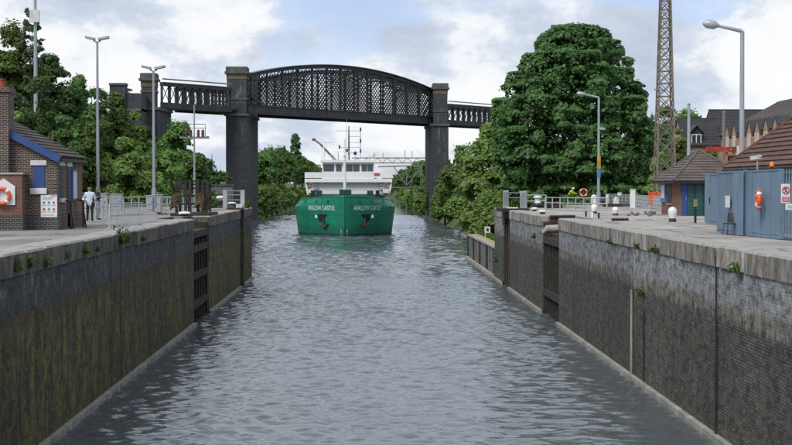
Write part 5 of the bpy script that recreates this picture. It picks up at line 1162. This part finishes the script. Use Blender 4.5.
# ---------------------------------------------------------------- trees
def leaf_quads(centres, normals, size, rng, sx=1.0):
    n = len(centres); nr = normals/np.linalg.norm(normals, axis=1, keepdims=True)
    r = rng.normal(size=(n, 3)); a = np.cross(nr, r); a /= np.linalg.norm(a, axis=1, keepdims=True)+1e-9; b = np.cross(nr, a)
    s = size*rng.uniform(.6, 1.35, (n, 1)); fold = nr*s*rng.uniform(-.25, .1, (n, 1))
    v = np.stack([centres-a*s*.5*sx+fold, centres-b*s*.62, centres+a*s*.5*sx+fold, centres+b*s*.62], 1)
    return v.reshape(-1, 3)
def crown_mesh(name, mat, seed, W, H, nl, n, leaf, shape='round', gaps=.25):
    """W, H: half width and height of the crown, its base at z = 0"""
    rng = np.random.default_rng(seed); cs = []; rs = []
    while len(cs) < nl:
        u = rng.uniform(-1, 1, 3)
        if np.linalg.norm(u) > 1 or np.linalg.norm(u) < .35: continue
        z = (u[2]+1)/2
        if shape == 'round': wz = math.sin(math.pi*min(1, .22+.78*z*.98))**.6 if z < .99 else .1
        elif shape == 'cone': wz = max(.12, 1-z)*1.15
        elif shape == 'bush': wz = 1.0-.75*z*z
        else: wz = .55+.45*math.sin(math.pi*z)
        cs.append((u[0]*W*wz*.82, u[1]*W*wz*.82, (.06+.88*z)*H)); rs.append(rng.uniform(.22, .44)*min(W, H*.5)*(.55+.45*wz))
    cs = np.array(cs); rs = np.array(rs)*(.55 if gaps > .4 else 1.7 if shape == 'cone' else 1)
    k = rng.choice(nl, n, p=rs**2/np.sum(rs**2)); d = rng.normal(size=(n, 3)); d /= np.linalg.norm(d, axis=1, keepdims=True); d[:, 2] = np.where(d[:, 2] < -.3, -d[:, 2]*.6, d[:, 2])
    rad = rs[k]*rng.uniform(.55, 1.12, n)**.7
    nf_ = int(n*.22) if shape != 'egg' or gaps < .4 else 0; rad[:nf_] *= rng.uniform(0, 1, nf_); k[:nf_] = rng.integers(0, nl, nf_)
    # clumpy: push leaves into sub-clumps on every lobe
    c = cs[k]+d*rad[:, None]; cl = leaf*2.2; c += .2*cl*np.sin(c/cl*2.1+np.array([0, 1.3, 2.1]))
    keep = rng.uniform(size=n) > gaps*(np.sin(c[:, 0]*1.7/cl)*np.sin(c[:, 1]*1.9/cl+1)*np.sin(c[:, 2]*1.6/cl) > .22)
    c = c[keep]; d = d[keep]; nn = d+rng.normal(size=c.shape)*.4+np.array([0, -.1, .45])
    return raw_mesh(name, leaf_quads(c, nn, leaf, rng), None, mat), cs
def trunk_mesh(h, r, cs, seed, nb=7):
    rng = random.Random(seed); m = MB(); m.tube([(0, 0, -.6), (.05*h*rng.uniform(-.5, .5), 0, h*.35), (0, .03*h, h*.62), (0, 0, h*.85)], [r*1.25, r*.85, r*.6, r*.2], 8)
    for k in range(nb):
        c = cs[(k*5) % len(cs)]; z0 = h*rng.uniform(.22, .6); m.tube([(0, 0, z0), (c[0]*.45, c[1]*.45, lerp(z0, c[2], .5)), tuple(c)], [r*.45, r*.28, r*.06], 6)
    return m
ORD = ['first', 'second', 'third', 'fourth', 'fifth', 'sixth', 'seventh', 'eighth', 'ninth', 'tenth', 'eleventh', 'twelfth']
KINDS = {'a': ('leaf_mid', 'round', .05, .2), 'b': ('leaf_dark', 'round', .05, .2), 'c': ('leaf_light', 'bush', .0, .15), 'd': ('leaf_mid', 'bush', .0, .15), 'e': ('leaf_dark', 'egg', .05, .2), 'thin': ('leaf_grey', 'egg', .2, .5), 'cone': ('leaf_dark', 'cone', .04, .15), 'f': ('leaf_light', 'round', .03, .2)}
tr = random.Random(99); tree_no = [0]
def tree(key, label, X, Y, z0, W, H, group, name='tree'):
    mat, shape, lf, gaps = KINDS[key]; tree_no[0] += 1; sd = 500+tree_no[0]; lift = H*lf; k_ = FPX/Y
    leaf = max(.2, min(.9, (2.7 if Y < 260 else 2.3)/k_)); area = 2*W*H*k_*k_; n = int(min(25000, max(2000, area*(3.6 if key != 'thin' else 1.5))))
    if key == 'thin': leaf *= .7
    nl = 110 if key == 'thin' else int(min(90, max(24, 14+W*H*.5)))
    t = thing(name, label, 'tree' if name != 'bush' else 'bush', (X, Y, z0), 0, group)
    me, cs = crown_mesh('crown', mat, sd, W*1.06, (H-lift)*1.03, nl, n, leaf, shape, gaps)
    o = link('crown', me, t); o.location = (0, 0, lift); trunk_mesh(H, max(.1, W*.055), cs+np.array([0, 0, lift]), sd).build('trunk', 'bark', t, True); return t
def ptree(key, label, px, top_py, Y, wpx, group, name='tree', z0=None, X=None):
    X = AX(px, Y) if X is None else X; z = land(X, Y) if z0 is None else z0; z = max(z, WATER-.3)-.1
    W = wpx/2/FPX*Y; H = AZ(top_py, Y)-z; return tree(key, label, X, Y, z, W, H, group, name)
GL = 'trees on the left bank'; GR = 'trees on the right bank'; GF = 'far trees along the canal'
for key, px, top, Y, wpx, lab in [
    ('thin', 33, -2, 150, 34, 'tall sparse grey green poplar rising above the left trees'),
    ('a', 12, 24, 152, 76, 'tall leafy tree at the left edge behind the hut chimney'),
    ('e', 52, 44, 158, 62, 'tall dark tree right of the thick pole'),
    ('b', -8, 60, 128, 66, 'dark tree cut by the left picture edge'),
    ('f', 16, 112, 112, 52, 'low pale green bush just above the hut roof'),
    ('b', 40, 78, 132, 52, 'dark tree between the hut chimney and the thick pole'),
    ('a', 72, 64, 168, 50, 'leafy tree directly left of the tall twin floodlight pole'),
    ('e', 92, 76, 176, 48, 'tall tree behind the tall twin floodlight pole'),
    ('b', 66, 112, 126, 46, 'dark tree over the far end of the hut roof'),
    ('d', 92, 122, 130, 52, 'broad bush behind the standing people'),
    ('a', 116, 90, 180, 48, 'leafy tree in front of the viaduct abutment'),
    ('c', 128, 140, 138, 62, 'bright green broad bush left of the middle floodlight pole'),
    ('d', 158, 132, 156, 52, 'green tree behind the middle floodlight pole'),
    ('a', 178, 118, 190, 54, 'tree under the left side span of the viaduct'),
    ('b', 212, 136, 172, 50, 'dark round tree in front of the left main pier'),
    ('c', 172, 152, 148, 44, 'light green bush left of the insulator post'),
    ('d', 194, 146, 160, 60, 'bush behind the dark timber framework'),
    ('thin', 122, 78, 280, 34, 'pale feathery tree above the viaduct abutment'),
    ('thin', 132, 84, 284, 26, 'second pale feathery tree on top of the viaduct abutment'),
    ('a', 134, 104, 196, 44, 'leafy tree rising against the viaduct abutment wall'),
    ('e', 104, 86, 186, 42, 'tall tree just right of the tall twin floodlight pole'),
    ('d', 105, 150, 150, 40, 'bush low behind the control cabinets')]:
    ptree(key, lab, px, top, Y, wpx, GL, 'bush' if 'bush' in lab else 'tree')
for key, px, top, Y, wpx, lab in [('a', -30, 20, 170, 70, 'tall tree mostly outside the left picture edge'), ('b', 25, 60, 175, 60, 'dark background tree behind the thick pole'), ('e', 80, 100, 190, 40, 'narrow background tree left of the abutment'), ('b', 140, 118, 200, 44, 'dark tree in front of the landward pier'), ('a', 30, 130, 120, 44, 'small tree just above the ridge of the hut roof'), ('d', 60, 150, 124, 44, 'bush right behind the gutter of the hut'), ('d', 120, 165, 142, 40, 'low bush behind the railing left of the middle pole'), ('d', 148, 160, 142, 36, 'low bush at the foot of the middle floodlight pole')]:
    ptree(key, lab, px, top, Y, wpx, GL, 'bush' if 'bush' in lab else 'tree')
# left side beyond the pier
for key, X, Y, top, wpx, lab in [
    ('a', -28.5, 420, 150, 36, 'leafy tree just right of the left main pier'), ('b', -30, 455, 147, 38, 'dark tree beyond the left pier, second along the far bank'), ('a', -29, 500, 150, 36, 'tree on the far left bank, third beyond the pier'),
    ('b', -31, 545, 146, 36, 'dark tree on the far left bank beside the conifer'), ('cone', -28.4, 610, 131, 14, 'pointed dark conifer left of the ship crane'), ('a', -30, 640, 153, 34, 'tree on the far left bank close to the ship bridge'), ('b', -31, 740, 157, 32, 'farthest dark tree left of the ship')]:
    ptree(key, lab, 0, top, Y, wpx, GF, 'bush' if 'bush' in lab else 'tree', X=X)
for k, Y in enumerate((352, 372, 392, 414, 438, 464, 492, 522, 556, 594, 640, 700)):
    ptree(('d', 'c', 'd')[k % 3], 'low waterside bush on the far left bank, %s one beyond the left pier' % ORD[k], 0, 184+k*.35, Y, 34-k*1.1, 'bushes along the far left water edge', 'bush', X=-25.2-.25*k, z0=-6.2)
for k in range(4): ptree(('b', 'a')[k % 2], 'distant bank tree just left of the ship superstructure, %s by distance' % ORD[k], 0, 160+k*2.5, 800+k*90, 30, 'distant trees left of the ship', X=-31-k)
# right bank near
for key, X, Y, top, wpx, lab in [
    ('d', 15.2, 300, 178, 34, 'bush at the foot of the right main pier'), ('a', 16.4, 270, 146, 46, 'leafy tree in front of the right main pier'), ('f', 18.5, 232, 126, 62, 'bright leafy tree below the right side span'),
    ('c', 15.0, 216, 172, 56, 'broad bush overhanging the water on the right bank'), ('c', 14.6, 184, 192, 54, 'light green bush low at the water right bank'), ('c', 16.6, 178, 178, 60, 'light green sloping bush above the piled wall'),
    ('a', 20.5, 196, 150, 60, 'leafy tree left of the big round tree'), ('c', 16.6, 166, 188, 60, 'pale bush at the end of the guide wall'), ('b', 22.5, 178, 140, 60, 'dark tree tucked against the big round tree'),
    ('c', 16.6, 150, 204, 44, 'low pale bush beside the lane'), ('d', 19.6, 148, 196, 44, 'bush behind the footbridge end panels'), ('d', 23.6, 160, 182, 50, 'dark undergrowth bush left under the big round tree')]:
    ptree(key, lab, 0, top, Y, wpx, GR, 'bush' if 'bush' in lab else 'tree', X=X)
for k, (X, Y, top, wpx) in enumerate([(19, 385, 156, 28), (19, 425, 158, 28), (19, 470, 160, 27), (19, 520, 161, 26), (19, 580, 163, 26), (19, 660, 166, 24), (18, 770, 170, 22), (18, 900, 174, 22)]):
    ptree('ab'[k % 2], 'far tree on the right bank, %s one beyond the right pier' % ORD[k], 0, top, Y, wpx, GF, X=X)
for k, (Y, top, wpx) in enumerate([(330, 190, 24), (352, 188, 24), (376, 187, 22), (402, 187, 22), (432, 187, 20), (466, 187, 20), (505, 187, 18), (550, 187, 18), (605, 187, 16), (670, 187, 15)]):
    ptree('dcd'[k % 3], 'low waterside bush on the far right bank, %s one from the right pier' % ORD[k], 0, top, Y, wpx, 'bushes along the far right water edge', 'bush', X=15.4, z0=-6.2)
for k, (X, Y, top, wpx, lab) in enumerate([(14, 1050, 176, 30, 'hazy tree closing the far end of the canal right of the ship'), (4, 1200, 177, 34, 'hazy tree closing the far end of the canal behind the ship'), (-10, 1250, 176, 44, 'hazy tree at the far end of the canal behind the bridge wing'), (-24, 1200, 174, 40, 'hazy tree at the far end of the canal left of the ship')]):
    ptree('ab'[k % 2], lab, 0, top, Y, wpx, GF, X=X)
# trees behind shed and houses
for key, px, top, Y, wpx, lab in [('f', 676, 128, 128, 36, 'light green young tree between mast and houses'), ('b', 648, 118, 176, 60, 'dark tree right of the big round tree'), ('f', 661, 150, 138, 30, 'light green shrubby tree behind the lattice mast'), ('d', 694, 107, 240, 80, 'dark distant tree above the slate roof behind the pole'), ('d', 668, 104, 250, 60, 'distant tree top right of the lattice mast'), ('d', 712, 150, 120, 36, 'green bush behind the red beam'), ('d', 642, 186, 150, 40, 'bush on the grass patch behind the long railing'), ('b', 612, 160, 176, 60, 'dark undergrowth tree behind the big round tree, right part'), ('b', 560, 165, 176, 60, 'dark undergrowth tree behind the big round tree, middle part')]:
    ptree(key, lab, px, top, Y, wpx, GR, 'bush' if 'bush' in lab else 'tree', z0=-.4)
# woods that close the view at ground level
def wood(name, label, x0, x1, y0, y1, h, n, seed, leaf, z0=-.5):
    rng = np.random.default_rng(seed); u = rng.uniform(0, 1, n); X = x0+(x1-x0)*u; Y = y0+(y1-y0)*u+rng.uniform(0, 8, n); top = h*(.72+.18*np.sin(u*37)+.12*np.sin(u*91+2)); d = rng.uniform(0, 1, n)**.6
    p = np.column_stack([X, Y, z0+top*d]); tag(link(name, raw_mesh(name, leaf_quads(p, rng.normal(size=p.shape)+np.array([0, -.6, .5]), leaf, rng), None, 'leaf_dark')), label, kind='stuff')
wood('distant_wood', 'dark wood closing the view behind the big round tree and houses', 24, 95, 205, 262, 7.5, 26000, 71, .6)
wood('distant_wood', 'dark wood on the slope behind the left trees', -95, -38, 215, 256, 12, 30000, 72, .6, 3)
# the big sycamore
Yt = 158; Xt = AX(573, Yt); Wt = 84/FPX*Yt; Ht = AZ(22, Yt)+.4
def sycamore():
    rng = np.random.default_rng(5)
    zz_ = [0, .06, .16, .3, .45, .6, .72, .82, .9, .96, 1.0]; pw = [.80, .88, .95, 1.0, .99, .92, .82, .69, .53, .36, .12]
    n0 = 420; z = rng.uniform(.02, .985, n0)**.92; a = rng.uniform(0, 2*np.pi, n0); q = np.where(rng.uniform(size=n0) < .75, rng.uniform(.8, 1.0, n0), rng.uniform(.2, .8, n0)); w_ = np.interp(z, zz_, pw)*Wt*(1+.05*np.sin(a*5+z*9))
    rs = rng.uniform(.055, .115, n0)*Wt; cs = np.column_stack([np.cos(a)*(w_-rs*.9)*q, np.sin(a)*(w_-rs*.9)*q, z*(Ht-rs*.8)-.1]); n = 190000
    k = rng.choice(n0, n, p=rs**2/np.sum(rs**2)); d = rng.normal(size=(n, 3)); d /= np.linalg.norm(d, axis=1, keepdims=True)
    out_ = cs[k]*np.array([1, 1, .35]); out_ /= np.linalg.norm(out_, axis=1, keepdims=True)+1e-6; d = d+out_*.45+np.array([0, 0, .3]); d /= np.linalg.norm(d, axis=1, keepdims=True)
    rad = rs[k]*rng.uniform(.5, 1.15, n); ni = n//6; cs2 = cs[k]; cs2[:ni] *= np.array([1, 1, 1])*np.column_stack([rng.uniform(.45, 1, ni)]*2+[rng.uniform(.8, 1, ni)]); rad[:ni] *= 1.6; c = cs2+d*rad[:, None]*np.array([1.15, 1.15, .7])
    cl = .55; c += .3*cl*np.sin(c/cl*2.3+np.array([0, 1.3, 2.1])); c[:, 2] = np.maximum(c[:, 2], .1)
    nn = d+rng.normal(size=c.shape)*.34+np.array([0, -.1, .5])
    return raw_mesh('crown_sycamore', leaf_quads(c, nn, .285, rng, 1.1), None, 'leaf_dark'), cs
t = thing('sycamore_tree', 'huge rounded dark green tree with crown reaching the ground on the right', 'tree', (Xt, Yt, -.4)); me, cs = sycamore()
link('crown', me, t).location = (0, 0, .3); trunk_mesh(Ht*.8, .6, cs, 3, 16).build('trunk', 'bark', t, True)

# ---------------------------------------------------------------- weeds on walls and quays
def weed(label, c, w_, h, n, seed, leaf=.09, spread_y=None):
    rng = np.random.default_rng(seed); p = rng.normal(size=(n, 3))*np.array([w_*.35, (spread_y or w_)*.45, h*.35]); p[:, 2] = np.abs(p[:, 2])*.9 if h > 0 else p[:, 2]
    t = thing('wall_plant', label, 'plant', c, 0, 'weeds growing from the lock masonry'); link('leaves', raw_mesh('weed', leaf_quads(p, rng.normal(size=p.shape)+np.array([0, 0, .6]), leaf, rng), None, 'weed'), t)
    m = MB()
    for k in range(6): q = p[k*3 % n]; m.tube([(0, 0, -.05), tuple(q*.6), tuple(q)], [.012, .008, .004], 5)
    m.build('stem', 'weed', t); return t
onwall = lambda px, py, X: (lambda Y: (X, Y, AZ(py, Y)))(X*FPX/(px-VPX))
for k, (px, py, w_, h, n, lab) in enumerate([(121.5, 243, .5, .75, 420, 'bushy green plant on the left coping below the crowd barrier'), (31, 266, .3, .5, 90, 'fern tuft low on the left wall, second from the left edge'), (17, 270, .3, .45, 80, 'fern tuft low on the left wall near the picture edge'), (67, 257, .25, .35, 60, 'small fern under the left coping below the safety board'), (85, 254, .25, .4, 80, 'small fern under the left coping right of the hut'), (47, 265, .25, .3, 50, 'tiny fern under the left coping left of the safety board'), (97, 251, .2, .25, 40, 'tiny fern left of the bushy plant on the left wall'), (143, 240, .25, .3, 60, 'small tuft on the left coping right of the crowd barrier')]):
    weed(lab, onwall(px, py, XL+.08), w_, h, n, 300+k)
for k, (px, py, w_, h, n, lab) in enumerate([(739, 272, .35, .4, 150, 'green tuft under the right coping beside the vertical joint'), (657, 252, .35, .22, 110, 'long low tuft under the right coping left of the joint'), (638, 248, .2, .2, 60, 'small tuft under the right coping in mid wall'), (611, 243, .2, .2, 60, 'small tuft under the right coping, farthest along'), (642, 296, .25, .5, 70, 'mossy tuft halfway down the right wall'), (496, 262, .5, 1.1, 160, 'leafy growth on the far right nib of the lock')]):
    weed(lab, onwall(px, py, XR-.12), w_, h, n, 330+k)
for k, (px, py, X, w_, h, n, lab) in enumerate([(203, 222, XL-.5, .7, 1.0, 420, 'green growth hanging in the left gate recess'), (246, 208, XL-.2, .6, .9, 300, 'green plants over the far left nib'), (161, 216.5, -13, .5, .4, 140, 'weeds on the quay left of the timber framework'), (534, 238, XR-.1, .25, .4, 60, 'small tuft on the far panel of the right wall')]):
    Y = X*FPX/(px-VPX); weed(lab, (X, Y, AZ(py, Y)), w_, h, n, 350+k, .12)
# grass verge above the guide wall
rng = np.random.default_rng(8); n = 5000; p = np.column_stack([rng.uniform(11.6, 12.3, n)+(rng.uniform(size=n) < .5)*rng.uniform(2.1, 4.2, n), rng.uniform(127, 162, n), np.full(n, -3.2)+rng.uniform(0, .3, n)])
p[:, 2] += np.clip(p[:, 0]-13.6, 0, 9)*.3
tag(link('grass', raw_mesh('grass', leaf_quads(p, rng.normal(size=p.shape)+np.array([0, -.6, .2]), .28, rng, .5), None, 'weed')), 'rough grass verge above the low piled wall', kind='stuff')
p = G(487.5, 228, -3.28); t = thing('lane_sign', 'small white marker post on the lane above the piled wall', 'marker', (AX(487.5, 150), 150, -3.28)); BC('board', 'white_old', t, -.28, .28, -.06, 0, .5, 1.1); T('post', 'white', t, [(-.2, .04, 0), (-.2, .04, .6)], .04); T('post', 'white', t, [(.2, .04, 0), (.2, .04, .6)], .04); B('slot', 'dark_metal', t, -.12, .12, -.08, -.061, .65, .95)

# ---------------------------------------------------------------- people
def person(label, loc, rz, J, colours, hat=None, hair=True):
    """J: joint name -> position (facing -y); colours: region -> material"""
    t = thing('person', label, 'person', loc, rz)
    E = [('pelvis', 'waist', 'shirt', .15, .14), ('waist', 'chest', 'shirt', .14, .17), ('chest', 'neck', 'shirt', .17, .075), ('neck', 'head', 'skin', .06, .09), ('head', 'crown', 'skin', .10, .075)]
    for s in 'lr':
        E += [('chest', s+'sh', 'shirt', .17, .085), (s+'sh', s+'el', 'shirt', .075, .055), (s+'el', s+'wr', 'sleeve', .05, .038), (s+'wr', s+'ha', 'skin', .036, .042),
              ('pelvis', s+'hip', 'leg', .14, .11), (s+'hip', s+'kn', 'leg', .10, .07), (s+'kn', s+'an', 'leg', .068, .05), (s+'an', s+'to', 'shoe', .05, .045)]
    J = {k: Vector(v) for k, v in J.items()}
    for s in 'lr':
        wr, ha = J[s+'wr'], J[s+'ha']; d = (ha-wr).normalized(); sd = d.cross(Vector((0, 0, 1)) if abs(d.z) < .9 else Vector((0, 1, 0))).normalized(); dn = d.cross(sd)
        for k, ln in enumerate((.075, .085, .08, .062)):
            b0 = ha+sd*(k-1.5)*.021; J[f'{s}f{k}a'] = b0+d*ln*.55; J[f'{s}f{k}b'] = b0+d*ln*.9+dn*.025
            E += [(s+'ha', f'{s}f{k}a', 'skin', .02, .010), (f'{s}f{k}a', f'{s}f{k}b', 'skin', .010, .008)]
        J[s+'th'] = wr.lerp(ha, .45)+sd*.06+d*.03; E.append((s+'ha', s+'th', 'skin', .02, .010))
    names = list(J); idx = {k: i for i, k in enumerate(names)}; rad = {}
    for a, b, c, ra, rb in E: rad[a] = max(rad.get(a, 0), ra); rad[b] = max(rad.get(b, 0), rb) if b not in ('neck',) else .06
    me = bpy.data.meshes.new('body'); me.from_pydata([J[k] for k in names], [(idx[a], idx[b]) for a, b, *_ in E], [])
    o = bpy.data.objects.new('body', me); C.objects.link(o); md = o.modifiers.new('skin', 'SKIN'); sv = me.skin_vertices[0].data
    for k in names: sv[idx[k]].radius = (rad[k], rad[k]*(.78 if k in ('chest', 'waist', 'pelvis') else 1)); sv[idx[k]].use_root = (k == 'pelvis')
    o.modifiers.new('sub', 'SUBSURF').levels = 2; dg = bpy.context.evaluated_depsgraph_get(); dg.update()
    nm = bpy.data.meshes.new_from_object(o.evaluated_get(dg)); bpy.data.objects.remove(o); nm.name = 'body'; nm.materials.clear(); reg = sorted(set(e[2] for e in E)); 
    for r_ in reg: nm.materials.append(M[colours[r_]])
    for p in nm.polygons:
        best = None
        for a, b, c, ra, rb in E:
            A_, B_ = J[a], J[b]; ab = B_-A_; u = max(0, min(1, (p.center-A_).dot(ab)/max(1e-6, ab.length_squared))); dd = (p.center-(A_+ab*u)).length-lerp(ra, rb, u)
            if best is None or dd < best[0]: best = (dd, c)
        p.material_index = reg.index(best[1]); p.use_smooth = True
    link('body', nm, t); hc = J['head'].lerp(J['crown'], .55); f = Vector((0, -1, 0))
    for sx in (-1, 1): MB().lathe(hc+Vector((sx*.032, -.088, -.01)), [(.004, -.012), (.014, 0), (.004, .012)], 8).build('eye', 'black', t, True); MB().lathe(hc+Vector((sx*.098, .0, -.03)), [(.006, -.03), (.018, 0), (.006, .03)], 8).build('ear', 'skin', t, True)
    MB().tube([hc+Vector((0, -.088, .0)), hc+Vector((0, -.118, -.035))], [.008, .016], 6).build('nose', 'skin', t, True); MB().bar(hc+Vector((-.025, -.098, -.062)), hc+Vector((.025, -.098, -.062)), .012).build('mouth', 'sign_red', t)
    if hair: MB().lathe(hc+Vector((0, .018, 0)), [(.07, -.07), (.103, -.03), (.108, .03), (.085, .085), (.03, .108)], 14).build('hair', 'hair', t, True)
    if hat: MB().lathe(hc+Vector((0, 0, .02)), [(.15, 0), (.15, .015), (.125, .02), (.12, .07), (.085, .12), (.02, .14)], 16).build('helmet', hat, t, True)
    return t
stand = dict(pelvis=(0, 0, .93), waist=(0, 0, 1.08), chest=(0, -.02, 1.32), neck=(0, -.03, 1.5), head=(0, -.05, 1.58), crown=(0, -.05, 1.7),
    lsh=(-.2, -.01, 1.42), lel=(-.27, -.02, 1.14), lwr=(-.22, -.2, .98), lha=(-.2, -.28, .97), rsh=(.2, -.01, 1.42), rel=(.27, -.02, 1.14), rwr=(.2, -.2, 1.0), rha=(.17, -.27, 1.0),
    lhip=(-.1, 0, .9), lkn=(-.12, -.02, .48), lan=(-.12, .02, .08), lto=(-.14, -.16, .04), rhip=(.1, 0, .9), rkn=(.11, -.03, .48), ran=(.13, .0, .08), rto=(.15, -.18, .04))
p = G(89.8, 221.5, -.03); person('person in pale shirt and dark trousers seen from behind at the railing', p, R(185), stand, dict(shirt='shirt', sleeve='shirt', skin='skin', leg='trousers', shoe='black'))
s2 = dict(stand); s2.update(lwr=(-.1, -.22, 1.25), lha=(-.08, -.3, 1.3)); p = G(97.5, 220, -.03); person('person in dark top behind the one in the pale shirt', p, R(120), s2, dict(shirt='trousers', sleeve='skin', skin='skin', leg='greycloth', shoe='black'))
lean = dict(pelvis=(0, 0, .92), waist=(0, -.08, 1.06), chest=(0, -.24, 1.25), neck=(0, -.36, 1.38), head=(0, -.42, 1.45), crown=(0, -.46, 1.57),
    lsh=(-.2, -.26, 1.34), lel=(-.3, -.48, 1.18), lwr=(-.25, -.66, 1.06), lha=(-.24, -.74, 1.05), rsh=(.2, -.26, 1.34), rel=(.3, -.48, 1.16), rwr=(.27, -.68, 1.06), rha=(.26, -.76, 1.05),
    lhip=(-.1, 0, .9), lkn=(-.12, -.02, .48), lan=(-.12, .04, .08), lto=(-.14, -.14, .04), rhip=(.1, 0, .9), rkn=(.11, -.03, .48), ran=(.13, .02, .08), rto=(.15, -.16, .04))
person('worker in yellow vest and white helmet leaning forward behind the railing', (AX(569, 149), 149, -.03), R(60), lean, dict(shirt='hivis', sleeve='hivis', skin='skin', leg='trousers', shoe='black'), 'white', False)
